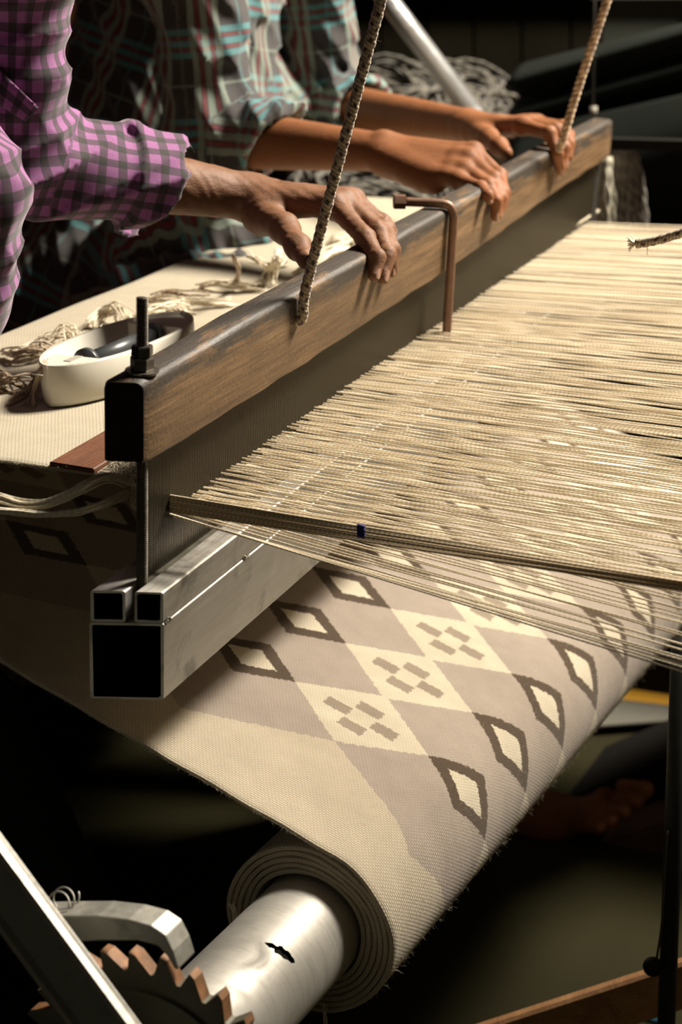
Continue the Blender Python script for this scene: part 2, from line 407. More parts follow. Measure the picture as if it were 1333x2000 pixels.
def sdf_mesh(name, prims, h, disp=None, trim=()):
    los = []; his = []
    for p in prims:
        if p.get('s', 1) < 0: continue
        if p['t'] in 'cy':
            r = max(p['ra'], p.get('rb', p['ra'])); A_ = np.array([p['a'], p['b']]); los.append(A_.min(0)-r); his.append(A_.max(0)+r)
        else: r = max(p['r']); los.append(np.array(p['c'])-r); his.append(np.array(p['c'])+r)
    lo = np.min(los, 0)-4*h-.006; hi = np.max(his, 0)+4*h+.006
    D = sdf_eval(prims, lo, hi, h, disp)
    if trim: D = sdf_eval(trim, lo, hi, h, D0=D)
    return snet(D, lo, h)
def joinVQ(parts):
    Vs = []; Qs = []; o = 0
    for V, Q in parts: Vs.append(V); Qs.append(Q+o); o += len(V)
    return np.vstack(Vs), np.vstack(Qs)
def mesh_VQ(name, V, Q, mat, parent=None, uvf=None):
    me = bpy.data.meshes.new(name); me.vertices.add(len(V)); me.vertices.foreach_set('co', V.astype(np.float32).ravel())
    me.loops.add(Q.size); me.loops.foreach_set('vertex_index', Q.astype(np.int32).ravel())
    me.polygons.add(len(Q)); me.polygons.foreach_set('loop_start', np.arange(0, Q.size, 4, dtype=np.int32))
    me.polygons.foreach_set('loop_total', np.full(len(Q), 4, np.int32)); me.update(calc_edges=True); me.validate()
    me.polygons.foreach_set('use_smooth', np.ones(len(me.polygons), bool)); me.materials.append(mat)
    if uvf is not None:
        uv = uvf(V); L = np.zeros(len(me.loops), np.int32); me.loops.foreach_get('vertex_index', L)
        l = me.uv_layers.new(name='UVMap'); l.data.foreach_set('uv', uv[L].astype(np.float32).ravel())
    bm = bmesh.new(); bm.from_mesh(me); bmesh.ops.recalc_face_normals(bm, faces=bm.faces)
    bmesh.ops.smooth_vert(bm, verts=bm.verts, factor=.5, use_axis_x=True, use_axis_y=True, use_axis_z=True); bm.to_mesh(me); bm.free()
    o = bpy.data.objects.new(name, me); COL.objects.link(o)
    if parent is not None: wchild(o, parent)
    return o
def cap(a, b, ra, rb=None, k=.01, s=1): return dict(t='c', a=np.asarray(a, float), b=np.asarray(b, float), ra=ra, rb=ra if rb is None else rb, k=k, s=s)
def cyl(a, b, ra, rb=None, k=.004, s=1): return dict(t='y', a=np.asarray(a, float), b=np.asarray(b, float), ra=ra, rb=ra if rb is None else rb, k=k, s=s)
def ell(c, r, m=None, k=.01, s=1):
    d = dict(t='e', c=np.asarray(c, float), r=r, k=k, s=s)
    if m is not None: d['m'] = np.asarray(m)
    return d
def seg_uv(segs):      # cloth coordinates: length along the nearest limb and distance around it
    def f(V):
        best = np.full(len(V), 1e9); uv = np.zeros((len(V), 2))
        for (a, b, r, off, ref) in segs:
            a = np.asarray(a, float); b = np.asarray(b, float); d = b-a; L = np.linalg.norm(d); d /= L; q = V-a; t = q@d
            tc = np.clip(t, 0, L); rad = q-np.outer(tc, d); dist = np.linalg.norm(rad, axis=1)-r
            e1 = nz(np.cross(d, ref)); e2 = np.cross(d, e1); ang = np.arctan2(q@e1, q@e2); m = dist < best; best[m] = dist[m]
            uv[m, 0] = ang[m]*r; uv[m, 1] = t[m]+off
        return uv
    return f

def wb(m, name, mats, root): return wchild(m.build(name, mats), root)

# ================================================================== THE ROOM
def struct(name, m, mat): o = m.build(name, mat); o['kind'] = 'structure'; return o
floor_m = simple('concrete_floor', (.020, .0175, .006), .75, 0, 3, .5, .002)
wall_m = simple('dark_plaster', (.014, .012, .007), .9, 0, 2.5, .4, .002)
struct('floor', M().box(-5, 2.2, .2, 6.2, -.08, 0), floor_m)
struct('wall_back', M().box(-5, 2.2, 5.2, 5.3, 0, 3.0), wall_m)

# ================================================================== BEATER (everything that swings together), local axes: x = towards the warp, y = along, z = up
beater = thing('beater', 'hanging loom beater: brown wooden top bar over a fine steel reed and aluminium tubes', 'loom beater', mw=MB_)
K = .47                                                # the ends are sawn at a slant
def yend(x): return K*(x-.0276)
LB = 1.262
def bar_z(y):
    yb = [-.02, .27, .63, .78, 1.0, 1.3]; zb = [.1292, .1278, .1306, .134, .1425, .146]
    yt = [-.02, .1, .17, .24, .33, .42, .53, .64, .87, 1.0, 1.3]; zt = [.1935, .1945, .1968, .1965, .196, .1952, .197, .1962, .1972, .1975, .194]
    return np.interp(y, yb, zb), np.interp(y, yt, zt)
m = M(); ys = np.concatenate([[0], np.linspace(.004, LB, 46)]); rings = []
def rrect(x0, x1, z0, z1, rt, rb_, n=5):
    out = []
    for (cx, cz, r, a0) in ((x1-rt, z1-rt, rt, 0), (x0+rt*.8, z1-rt*.8, rt*.8, 90), (x0+rb_, z0+rb_, rb_, 180), (x1-rb_, z0+rb_, rb_, 270)):
        for k in range(n): a = math.radians(a0+90*k/(n-1)); out.append((cx+r*math.cos(a), cz+r*math.sin(a)))
    return out
for i, y in enumerate(ys):
    z0, z1 = bar_z(y); z0 += .0006*math.sin(y*61)+.0005*math.sin(y*143+1)
    e = 0 if i else .0015
    rings.append([(x, y+yend(x)*(1-min(1, y/.25)), z) for x, z in rrect(-.0135+e, .0152-e, z0+e, z1-e, .0062, .0022)])
m.grid(rings, smooth=True, wrap=True); n = len(rings[0]); m.add([(p[0], p[1]-.0003, p[2]) for p in rings[0]], [tuple(range(n))], mi=1); m.add(rings[-1], [tuple(range(n-1, -1, -1))])
clean(m.build('top_bar', [bar_wood, simple('shaded_end_grain', (.020, .012, .006), .85, 0, 120, .5, .0008)], beater))  # near end grain darkened further to stand for shade on that face
# square tube and the two small tubes that make the channel
def hollow(name, x0, x1, z0, z1, t, L, mat, wob=0):
    m = M(); n = 9
    def ringp(x0, x1, z0, z1, r, y, end):
        out = []
        for x, z in rrect(x0, x1, z0, z1, r, r, 4): out.append((x, (yend(x)+end if y == 0 else y), z))
        return out
    o0 = ringp(x0, x1, z0, z1, .002, 0, 0); o1 = ringp(x0, x1, z0, z1, .002, L, 0)
    i0 = [(x+random.uniform(-wob, wob), y, z+random.uniform(-wob, wob)) for x, y, z in ringp(x0+t, x1-t, z0+t, z1-t, .0012, 0, .0002)]
    i1 = ringp(x0+t, x1-t, z0+t, z1-t, .0012, L, 0)
    m.grid([o0, o1], wrap=True, smooth=False); m.grid([i0, i1], wrap=True, mi=1, smooth=False, flip=True)  # inner walls coloured black for the shade inside the tube
    m.grid([o0, i0], wrap=True, smooth=False, flip=True); m.grid([o1, i1], wrap=True, smooth=False)
    o = m.build(name, [mat, black_m], beater); return o
hollow('square_tube', -.0236, .0278, -.0660, -.0005, .0022, LB, alu, .0006)
tag(hollow('channel_tube', -.0226, .0012, 0, .0262, .0020, LB, alu, .0005))
tag(hollow('channel_tube', .0075, .0272, 0, .0258, .0020, LB, alu, .0005))
m = M()                                                # weld beads along the seam
for yy in (.004, .007, .011, .143, .147, .33, .336, .55, .78, 1.0):
    for _ in range(3):
        c = np.array([.0278+random.uniform(-.0005, .0006), yy+random.uniform(-.002, .002), random.uniform(-.0016, .0014)]); r = random.uniform(.0007, .0016)
        th = np.linspace(0, math.pi, 5); G_ = [[c+r*np.array([math.sin(a)*math.cos(b), math.sin(a)*math.sin(b), math.cos(a)]) for b in np.linspace(0, 2*math.pi, 7)] for a in th]
        m.grid(G_)
m.build('weld_bead', alu, beater)
m = M().box(-.003, .0072, .012, LB-.02, .001, .0235); m.build('reed_binding', simple('reed_binding', (.10, .09, .065), .6, .2, 80, .4, .0005), beater)
# threaded rod with nuts and washer
def threaded(m, x, y, z0, z1, r, pitch, n=12):
    k = int((z1-z0)/pitch*2); G_ = []
    for i in range(k+1):
        z = z0+(z1-z0)*i/k; rr = r if i % 2 else r*.84; G_.append([(x+rr*math.cos(a), y+rr*math.sin(a), z+pitch*a/(2*math.pi)) for a in np.linspace(0, 2*math.pi, n, endpoint=False)])
    m.grid(G_, wrap=True, smooth=False, flip=True); m.add(G_[-1], [tuple(range(n))]); return m
xr_, yr_ = .0035, .0095
rod = threaded(M(), xr_, yr_, .002, .250, .0046, .0016, 14).build('threaded_rod', steel_rod, beater)
zt0 = .1945
m = M(); G_ = [[(xr_+r*math.cos(a), yr_+r*math.sin(a), z) for a in np.linspace(0, 2*math.pi, 28, endpoint=False)] for r, z in ((.0045, zt0), (.0125, zt0), (.0128, zt0+.0008), (.0125, zt0+.0018), (.0045, zt0+.0018))]
m.grid(G_, wrap=True, smooth=False, flip=True); wsh = m.build('washer', steel_rod, beater)
def nut(z0, z1, r, ang):
    m = M(); P = lambda r, z: [(xr_+r*math.cos(ang+a), yr_+r*math.sin(ang+a), z) for a in np.linspace(0, 2*math.pi, 6, endpoint=False)]
    G_ = [P(r*.93, z0), P(r, z0+.0012), P(r, z1-.0012), P(r*.93, z1)]; m.grid(G_, wrap=True, smooth=False, flip=True); m.add(G_[-1], [tuple(range(6))]); m.add(G_[0], [tuple(range(5, -1, -1))])
    return m.build('nut', steel_dark, beater)
nut(zt0+.0018, zt0+.0118, .0088, .35); nut(zt0+.0122, zt0+.0205, .0082, .75)
# bent retaining rod over the bar
cz = .197; yc = bX(880, 470, .021)[1]
z_tip = bX(884, 655, .021)[2]; zt = bar_z(yc)[1]
path = [(-.026, yc-.012, zt+.0062), (-.012, yc-.006, zt+.0062), (.006, yc+.001, zt+.0062), (.0155, yc+.005, zt+.004), (.0203, yc+.006, zt-.004), (.0210, yc+.006, zt-.016), (.0212, yc+.0065, .09), (.0212, yc+.008, z_tip)]
hk = M().tube(bez(path, 40), .0047, 10).build('hook_rod', rust_rod, beater)
m = M().tube([(-.036, yc-.018, zt+.0062), (-.026, yc-.012, zt+.0062)], .0078, 6, smooth=False); h_ = link('rod_head', m.mesh('rod_head', rust_rod)); h_.parent = hk
# the reed: fine steel dents, the nearest 300 as single wires
reed = bpy.data.objects.new('reed', None); COL.objects.link(reed); reed.parent = beater; reed.empty_display_size = .05
zlo, zhi = .020, .136; wp = M().box(-.0016, .0016, -.00042, .00042, 0, 1).mesh('reed_wire', steel_wire)
pitch = .00205; yw0 = .022
for i in range(300):
    o = bpy.data.objects.new('reed_wire', wp); COL.objects.link(o); o.parent = reed
    y = yw0+i*pitch; o.location = (0, y+random.uniform(-.00012, .00012), zlo); o.scale = (1, 1, zhi+.004-zlo+(bar_z(y)[0]-.13))
m = M(); y = yw0+300*pitch
while y < LB-.02: m.box(-.0016, .0016, y-.00042, y+.00042, zlo, bar_z(y)[0]+.005); y += pitch
o = m.build('reed_wires_far', steel_wire, reed); o['kind'] = 'stuff'; o.name = 'reed_wire_row'
m = M().box(-.0035, .0035, LB-.02, LB+.004, .01, .15); m.build('reed_end_post', steel_dark, reed)

# ================================================================== WARP
warp = wthing('warp', 'cream cotton warp threads stretched from the steel reed to the right', 'warp', (-.6, 1.75, .80))
zS = lambda y: float(np.interp(y, [.05, .44, 1.25], [.0655, .0660, .0585]))
def slopeA(v): return float(np.interp(v, [440, 520, 650, 780, 985], [.034, .055, .088, .128, .165]))
def thread_mesh(P0, Q, rad, sides=5, seg=7, sag=.0):
    D_ = Q-P0; pts = []
    for u in np.linspace(0, 1, seg):
        p = P0+D_*u; p = p+np.array([0, 0, -sag*4*u*(1-u)]); pts.append(p)
    pts.insert(0, P0+np.array([-.034, .0, .0022])); return pts
gy = np.arange(.066, LB-.03, .0100); specs = []
for gi, y in enumerate(gy):
    for k in range(2):                                 # upper sheet
        yy = y+(k-.5)*.0026+random.uniform(-.0004, .0004); z = zS(y)+random.uniform(-.0012, .0015)+.0018*k
        s = random.gauss(0, .0035); specs.append((yy, z, slopeA, s+(.004 if k else -.004), 1))
    for k in range(2 if y < .75 else 1):               # lower sheet
        yy = y+(k-.5)*.0032+random.uniform(-.0004, .0004); z = zS(y)-.0045-.002*k+random.uniform(-.001, .001)
        near = max(0, 1-(y-.066)/.16)
        add = .060+.062*near+random.gauss(0, .010*(1-near)+.002)+(.006 if k else -.006)
        add *= float(np.interp(y, [.1, .9, 1.2], [1, .42, .1])); specs.append((yy, z, slopeA, add, 0))
for i in range(5):                                     # the first slack threads at the edge
    specs.append((.0585+.0015*i, .0640-.0012*i+.0006*(i % 2), slopeA, .142-.008*i, 0))
specs.sort(key=lambda q: q[0])
def thr(sp, rad=None):
    y, z, sf, ds, top = sp; P0 = B(0, y, z); p = proj(P0)
    s = sf(p[1])+ds; Q = onY(1333, p[1]+s*(1333-p[0]), P0[1]); D_ = (Q-P0)/max(.05, Q[0]-P0[0])
    return thread_mesh(P0, P0+D_*1.12, None, sag=.0), (rad or random.uniform(.00062, .00078))
def proj(p):
    c = R.T@(np.asarray(p, float)-CAM); return np.array([CX+F*c[0]/-c[2], CY-F*c[1]/-c[2], -c[2]])
cnt = 0; far = M(); warp_objs = 0
for sp in specs:
    pts, rad = thr(sp)
    if warp_objs < 291:
        o = M().tube(pts, rad, 5, v0=random.random()).build('warp_thread', warp_m); wchild(o, warp); warp_objs += 1
    else: far.tube(pts, rad*1.25, 5, v0=random.random())
o = wb(far, 'far_warp_threads', warp_m, warp); o['kind'] = 'stuff'
for i in range(9):                                     # the doubled selvedge ends: a dense band, its yarn colour browned for shade
    P0 = B(0, .0575+.0006*(i % 3), .0665+.0016*i); a = proj(P0); Q = onY(1333, 1152-2.6*i+(i % 2), P0[1]-.002+.001*(i % 3)); D_ = (Q-P0)/(Q[0]-P0[0])
    o = M().tube(thread_mesh(P0, P0+D_*1.12, None), .0010, 6, v0=random.random()).build('selvedge_thread', warp_shaded); wchild(o, warp)
p = onY(706, 1037, Y0-.003); D_ = nz(onY(1333, 1146, Y0)-onY(330, 975, Y0))
m = M()
for k in range(4): m.tube([p+D_*-.003+np.array([0, 0, .0035-.0025*k]), p+D_*.003+np.array([0, 0, .0035-.0025*k])], .0017, 6)
wb(m, 'ink_mark', ink, warp)

# ================================================================== WOVEN CLOTH: table side, over the front roller, back below and round the take-up roll
WID = 1.20
A0 = onY(0, 1290, Y0); A1 = onY(600, 1640, Y0); dl = nz(A1-A0); dl = nz(np.array([dl[0], 0, dl[2]])); n2 = np.array([-dl[2], 0, dl[0]])
cenR = np.array([-.605, Y0, .505]); rR = .0755; Tp = cenR+n2*rR
prof = []; S_ = []; NR = []; XB = -1.125                # (x, z, blend 0 = upper / 1 = lower)
for x in np.linspace(-.738, XB, 26): prof.append((x, ztop(x, 1.2)-.0022, 0.0))
z_up = prof[-1][1]; z_lo = Tp[2]+(XB-Tp[0])*dl[2]/dl[0]; rr_ = (z_up-z_lo)/2
for k in range(1, 12):
    a = math.pi*k/12; prof.append((XB-rr_*math.sin(a)*1.0, (z_up+z_lo)/2+rr_*math.cos(a), k/12))
low = [(x, z_lo+(x-XB)*dl[2]/dl[0], 1.0) for x in np.linspace(XB, Tp[0], 60)]
prof += low; th = 0; TURN = 5.6; pit = .0049
while th < 2*math.pi*TURN:
    th += math.radians(7); r = rR-pit*th/(2*math.pi)
    # squashed spiral
    c, s = math.cos(th), math.sin(th); q = cenR+r*(c*n2+s*dl); prof.append((q[0], q[2], 1.0+th))
P = np.array([(p[0], p[1]) for p in prof]); T_ = np.gradient(P, axis=0); T_ /= np.linalg.norm(T_, axis=1)[:, None]
Nn = np.stack([T_[:, 1], -T_[:, 0]], 1)                # outward normal of the sheet
ds = np.concatenate([[0], np.cumsum(np.linalg.norm(np.diff(P, axis=0), axis=1))]); iT = 26+11+59; sc = ds-ds[iT]
uU = np.array([ub[0]*.3, 1, .0376]); uL = ur/ur[1]
ts = np.concatenate([[0, .0015], np.linspace(.008, WID-.008, 34), [WID-.0015, WID]])
outer = []; inner = []; UVo = []
hT = .0021
for i, (x, z, bl) in enumerate(prof):
    b = min(1, bl); dirv = uU*(1-b)+uL*b; yb = 1.205+(Y0-1.205)*b; off = .0008*math.sin(sc[i]*90)+(.0015*math.sin(bl*3.1) if bl > 1 else 0)
    ro, ri, uo = [], [], []
    for j, t in enumerate(ts):
        e = hT*(.35 if j in (0, len(ts)-1) else 1.0)
        base = np.array([x, yb+off*(t < .1), z])+dirv*t
        if b < 1 and 0.02 < t < WID-.02 and bl < 1: base[2] += .0012*math.sin(x*31+t*9)*math.sin(t*17)
        nv = np.array([Nn[i][0], 0, Nn[i][1]]); ro.append(base-nv*e); ri.append(base+nv*e); uo.append((sc[i], t))
    outer.append(ro); inner.append(ri); UVo.append(uo)
m = M(); m.grid(outer, UV=UVo); m.grid(inner, UV=UVo, flip=True)
for j in (0, len(ts)-1):
    G_ = [[outer[i][j], inner[i][j]] for i in range(len(prof))]; U_ = [[UVo[i][j], (UVo[i][j][0], UVo[i][j][1]-.004)] for i in range(len(prof))]; m.grid(G_, UV=U_, flip=(j > 0))
for i in (0, len(prof)-1):
    G_ = [[outer[i][j], inner[i][j]] for j in range(len(ts))]; m.grid(G_, UV=[[UVo[i][j]]*2 for j in range(len(ts))])
cloth = clean(m.build('woven_cloth', weave_m), 2e-5)
tag(cloth, 'cream and taupe woven rug cloth with brown diamonds winding onto the metal roll', 'rug')
# stray wool fibres standing off the cloth
m = M()
def fuzz(c, n_, t_, L, r=.00007):
    d = nz(n_*random.uniform(.6, 1.2)+t_*random.uniform(-1, 1)+np.array([random.gauss(0, .5), random.gauss(0, .5), random.gauss(0, .5)]))
    side = nz(np.array([random.gauss(0, 1) for _ in range(3)])); p = [c+d*L*u+side*L*.45*u*u for u in (0, .35, .7, 1)]; m.tube(p, [r, r, r*.8, r*.4], 3, caps=False)
for _ in range(2600):
    th = random.uniform(-.35, 2.2); t = random.uniform(0, WID); n_ = math.cos(th)*n2+math.sin(th)*dl
    c = cenR+ur/ur[1]*t+n_*(rR+.0022-pit*max(0, th)/(2*math.pi)); fuzz(c, n_, ur, random.uniform(.002, .006))
for _ in range(900):
    u = random.random(); c = np.array([XB+(Tp[0]-XB)*u, Y0, z_lo+(Tp[2]-z_lo)*u]); fuzz(c, np.array([0, -1., 0]), dl, random.uniform(.001, .004))
for _ in range(900):
    x = random.uniform(-1.0, -.75); c = np.array([x, 1.205, ztop(x, 1.205)-.001]); fuzz(c, np.array([0, -1., .3]), np.array([1., 0, 0]), random.uniform(.001, .005))
o = m.build('stray_fibres', fray_m, cloth); o['kind'] = 'stuff'

# ================================================================== TAKE-UP TUBE, RATCHET, PAWL, BRACKET
YG = .94
def axp(y): return cenR+ur/ur[1]*(y-Y0)
tube = wthing('take_up_tube', 'round brushed aluminium take-up tube with a ragged drilled hole, under the rolled rug', 'tube', tuple(axp(1.1)))
rT = .0458; m = M(); nA = 180; nL = 120; yA, yB_ = YG+.012, Y0+.16; e1 = nz(np.cross(ur, [0, 0, 1.])); e2 = np.cross(e1, ur); e2 = e2 if e2[2] > 0 else -e2
hp = None
def tubept(y, a, r): return axp(y)+r*(math.cos(a)*e1+math.sin(a)*e2)
best = 1e9
for y in np.linspace(yA, Y0, 160):
    for a in np.linspace(0, math.pi, 160):
        q = proj(tubept(y, a, rT)); d_ = (q[0]-548)**2+(q[1]-1857)**2
        if d_ < best: best = d_; hp = (y, a)
yl = np.concatenate([np.linspace(yA, hp[0]-.014, 10), np.linspace(hp[0]-.0135, hp[0]+.0135, 40), np.linspace(hp[0]+.014, yB_, 12)])
al = np.linspace(0, 2*math.pi, 360, endpoint=False); vs = [tubept(y, a, rT) for y in yl for a in al]; fs = []; n = len(al); rg = random.Random(3)
for i in range(len(yl)-1):
    for k in range(n):
        y = (yl[i]+yl[i+1])/2-hp[0]; a = (al[k]+math.pi/360-hp[1])*rT
        u_, v_ = a*.86+y*.5, -a*.5+y*.86
        # long axis runs down to the right in the picture
        A1_ = (a*math.cos(.25)-y*math.sin(.25))/.0140; A2_ = (a*math.sin(.25)+y*math.cos(.25))/(.0046*(1+.15*math.sin(a*900)-.35*(a>.004)))
        if A1_**2+A2_**2 < 1: continue
        k2 = (k+1) % n; fs.append((i*n+k, i*n+k2, (i+1)*n+k2, (i+1)*n+k))
m.add(vs, fs, smooth=True)
m.grid([[tubept(y, a, rT-.0025) for a in np.linspace(0, 2*math.pi, 60, endpoint=False)] for y in (yA, yB_)], mi=1, wrap=True, flip=True)  # black lining stands for the shade seen through the hole
clean(wb(m, 'tube_wall', [alu_tube, black_m], tube))
gear = wthing('ratchet_wheel', 'dark toothed ratchet wheel with rusty tooth faces at the end of the tube', 'ratchet wheel', tuple(axp(YG)))
cg = axp(YG); m = M(); NT = 28; Rt, Rr_ = .1075, .0925; poly = []; mis = []
a_tip0 = None
def angpx(px, py): q = onY(px, py, YG)-cg; return math.atan2(q[2], q[0])
a0 = angpx(382, 1865); st_ = 2*math.pi/NT
for k in range(NT):
    a = a0-k*st_; jr = random.uniform(-.0012, .0008)
    for (da, r, mi_) in ((0, Rt+jr, 1), (-st_*.20, Rt-.002+jr, 1), (-st_*.72, Rr_, 0), (-st_*.84, Rr_+.001, 0)):
        poly.append((cg[0]+r*math.cos(a+da), cg[2]+r*math.sin(a+da))); mis.append(mi_)
m.extrude(poly, YG, YG+.011, mis=mis); clean(wb(m, 'toothed_disc', [gear_m, rust], gear))
m = M(); cp = [(cg[0]+.080*math.cos(a), cg[2]+.080*math.sin(a)) for a in np.linspace(0, 2*math.pi, 64, endpoint=False)]
cp2 = [(cg[0]+.078*math.cos(a), cg[2]+.078*math.sin(a)) for a in np.linspace(0, 2*math.pi, 64, endpoint=False)]
m.extrude(cp, YG-.004, YG); clean(wb(m, 'face_plate', gear_m, gear))
m = M(); cp = [(cg[0]+.05*math.cos(a), cg[2]+.05*math.sin(a)) for a in np.linspace(0, 2*math.pi, 48, endpoint=False)]
m.extrude(cp, YG-.008, YG-.004); clean(wb(m, 'hub', gear_m, gear))
# pawl
yp0, yp1 = YG-.008, YG+.015
def outl(L, y): return [tuple(onY(px, py, y)[[0, 2]]) for px, py in L]
pl = outl([(60, 1790), (120, 1789), (190, 1789), (250, 1796), (295, 1808), (322, 1826), (338, 1858), (349, 1894), (341, 1894), (326, 1868), (308, 1848), (270, 1838), (200, 1838), (120, 1842), (60, 1842)], yp0)
m = M().extrude(pl, yp0, yp1); o = clean(m.build('pawl', pawl_m))
bv = o.modifiers.new('bevel', 'BEVEL'); bv.width = .0012; bv.segments = 2; bv.limit_method = 'ANGLE'
tag(o, 'curved worn steel pawl resting its tip on the ratchet wheel', 'pawl')
# bracket: channel iron running down to the right
yb0 = YG-.045
br = wthing('loom_bracket', 'dark grey channel iron bracket slanting across the lower left corner', 'bracket', tuple(onY(60, 1850, yb0)))
u0, u1 = onY(-60, 1562, yb0), onY(330, 2092, yb0); l0, l1 = onY(-60, 1722, yb0), onY(230, 2102, yb0)
dv = nz(u1-u0); nv = nz(np.cross(dv, [0, -1., 0])); nv = nv if nv[2] > 0 else -nv
L_ = np.linalg.norm(u1-u0); wd = abs((l0-u0)@nv)
m = M(); c = (u0+u1)/2-nv*wd/2; m.obox(c+np.array([0, .003, 0]), (dv, nv, [0, 1., 0]), (L_/2, wd/2, .002)); wb(m, 'web', simple('painted_iron', (.20, .20, .165), .6, .1, 50, .35, .0004), br)
m = M(); m.obox((u0+u1)/2-nv*.0022, (dv, nv, [0, 1., 0]), (L_/2, .0022, .0052)); wb(m, 'flange', alu_dull, br)
m = M(); m.obox((u0+u1)/2-nv*(wd-.0022), (dv, nv, [0, 1., 0]), (L_/2, .0022, .0052)); wb(m, 'flange', alu_dull, br)
pb = onY(42, 1838, yb0+.01); m = M(); rg_ = lambda r, y: [(pb[0]+r*math.cos(a), y, pb[2]+r*math.sin(a)) for a in np.linspace(0, 2*math.pi, 6, endpoint=False)]
G_ = [rg_(.0085, pb[1]), rg_(.0085, pb[1]-.006), rg_(.0075, pb[1]-.007)]; m.grid(G_, wrap=True, smooth=False); m.add(G_[-1], [tuple(range(6))]); wb(m, 'bolt', steel_dark, br)
rp = onY(112, 1768, YG); m = M(); m.tube([rp+np.array([.0095*math.cos(a), .004*math.sin(a)+.001*a, .0075*math.sin(a)]) for a in np.linspace(0, 4.2*math.pi, 50)], .0007, 5)
tag(m.build('spring', pawl_m), 'thin wire spring loop at the back end of the pawl', 'spring')
# shaft of the pawl
# tied tail of warp hanging between roll and tube
def strands(m, pts, n, spread, rad, seg=24, jit=.3, taper=False):
    P = bez(pts, seg)
    for k in range(n):
        o0 = np.array([random.gauss(0, 1) for _ in range(3)])*spread; o1 = np.array([random.gauss(0, 1) for _ in range(3)])*spread*(2.2 if taper else 1)
        u = np.linspace(0, 1, seg)[:, None]; wob = np.array([[math.sin(i*.5+k*1.7), math.cos(i*.43+k), math.sin(i*.61+k*2.3)] for i in range(seg)])*spread*jit
        m.tube(P+o0*(1-u)+o1*u+wob, rad*random.uniform(.8, 1.15), 5, v0=random.random())
    return m
tp = [onY(452, 1768, 1.155), onY(462, 1790, 1.15), onY(458, 1830, 1.145), onY(440, 1850, 1.15)]
tag(strands(M(), tp, 12, .0014, .0006, taper=True).build('knotted_warp_tail', fray_m), 'small knotted tail of threads poking out beside the metal tube', 'thread tail')
tp = [onY(632, 1960, 1.175), onY(634, 1985, 1.17), onY(636, 2030, 1.17)]
tag(strands(M(), tp, 5, .0012, .0006).build('hanging_threads', fray_m), 'few pale threads hanging down below the roll', 'thread tail')

# ================================================================== ON THE WOVEN CLOTH, table side
# boat shuttle
a_ = onTab(150, 800); b_ = onTab(352, 690)
sh_dir = nz(np.array([-.085, .31, .0117])); sA, sB = onTab(100, 796), onTab(364, 682); sh_dir = nz(sB-sA); shc = (sA+sB)/2; shc[2] = ztop(shc[0], shc[1])+.0010
sd = sh_dir; sx = nz(np.cross(sd, [0, 0, 1.])); sz = np.cross(sx, sd)
SM = Matrix([[sx[0], sd[0], sz[0], shc[0]], [sx[1], sd[1], sz[1], shc[1]], [sx[2], sd[2], sz[2], shc[2]], [0, 0, 0, 1]])
sh = thing('boat_shuttle', 'white plastic boat shuttle with a dark bobbin lying on the cream cloth', 'shuttle', mw=SM)
Ls, Ws, Hs = np.linalg.norm(sB-sA)/2, .044, .038; yc_ = .56*np.linalg.norm(sB-sA)/2; st = []
yy = list(-np.cos(np.linspace(0, math.pi, 33))*Ls)+[-yc_-.0004, -yc_, yc_, yc_+.0004]; yy.sort(); m = M(); rows = []
for y in yy:
    w_ = max(.0008, Ws*(max(0, 1-abs(y/Ls)**2.6))**.62); tb = min(.0038, w_*.5); cav = abs(y) <= yc_; zc = .006 if cav else Hs-.0035
    rows.append([(0, y, 0), (-w_*.86, y, 0), (-w_*.95, y, .004), (-w_, y, Hs*.4), (-w_, y, Hs-.0012), (-w_+.001, y, Hs), (-w_+tb, y, Hs), (-w_+tb, y, zc), (0, y, zc), (w_-tb, y, zc), (w_-tb, y, Hs), (w_-.001, y, Hs), (w_, y, Hs-.0012), (w_, y, Hs*.4), (w_*.95, y, .004), (w_*.86, y, 0)])
m.grid(rows, wrap=True, smooth=False, flip=True); m.add(rows[0], [tuple(range(16))]); m.add(rows[-1], [tuple(range(15, -1, -1))])
hull = clean(m.build('hull', plastic, sh)); 
for p in hull.data.polygons: p.use_smooth = abs(p.normal.z) < .5 and abs(p.normal.y) < .98
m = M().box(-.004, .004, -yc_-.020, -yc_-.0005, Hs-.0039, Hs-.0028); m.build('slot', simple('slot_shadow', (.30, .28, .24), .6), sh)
m = M(); m.tube([(0, -yc_*.80, .0265), (0, yc_*.86, .0265)], .0085, 24); m.tube([(0, -yc_*.80-.006, .0265), (0, -yc_*.80, .0265)], .0135, 28); m.tube([(0, yc_*.86, .0265), (0, yc_*.86+.004, .0265)], .0125, 28)
bob = m.build('bobbin', black_plastic, sh)
m = M(); m.tube([(0, -yc_+.0005, .0265), (0, yc_-.0005, .0265)], .003, 12); m.build('spindle', steel_dark, sh)
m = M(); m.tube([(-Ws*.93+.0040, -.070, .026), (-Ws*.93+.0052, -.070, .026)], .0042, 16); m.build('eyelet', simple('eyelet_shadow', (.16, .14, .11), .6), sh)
m = M(); m.tube([(-.010, yc_-.004, .028), (-.010, yc_-.0002, .028)], .0035, 12); m.build('screw', steel_dark, sh)
m = M()
for k in (-1, 1): m.tube([(-.006+.003*u+k*.004, -.135+k*.004, Hs-.0031) for u in (0, 2, 4)], .0006, 4)
m.build('moulded_mark', simple('mark_grey', (.35, .33, .28), .6), sh)

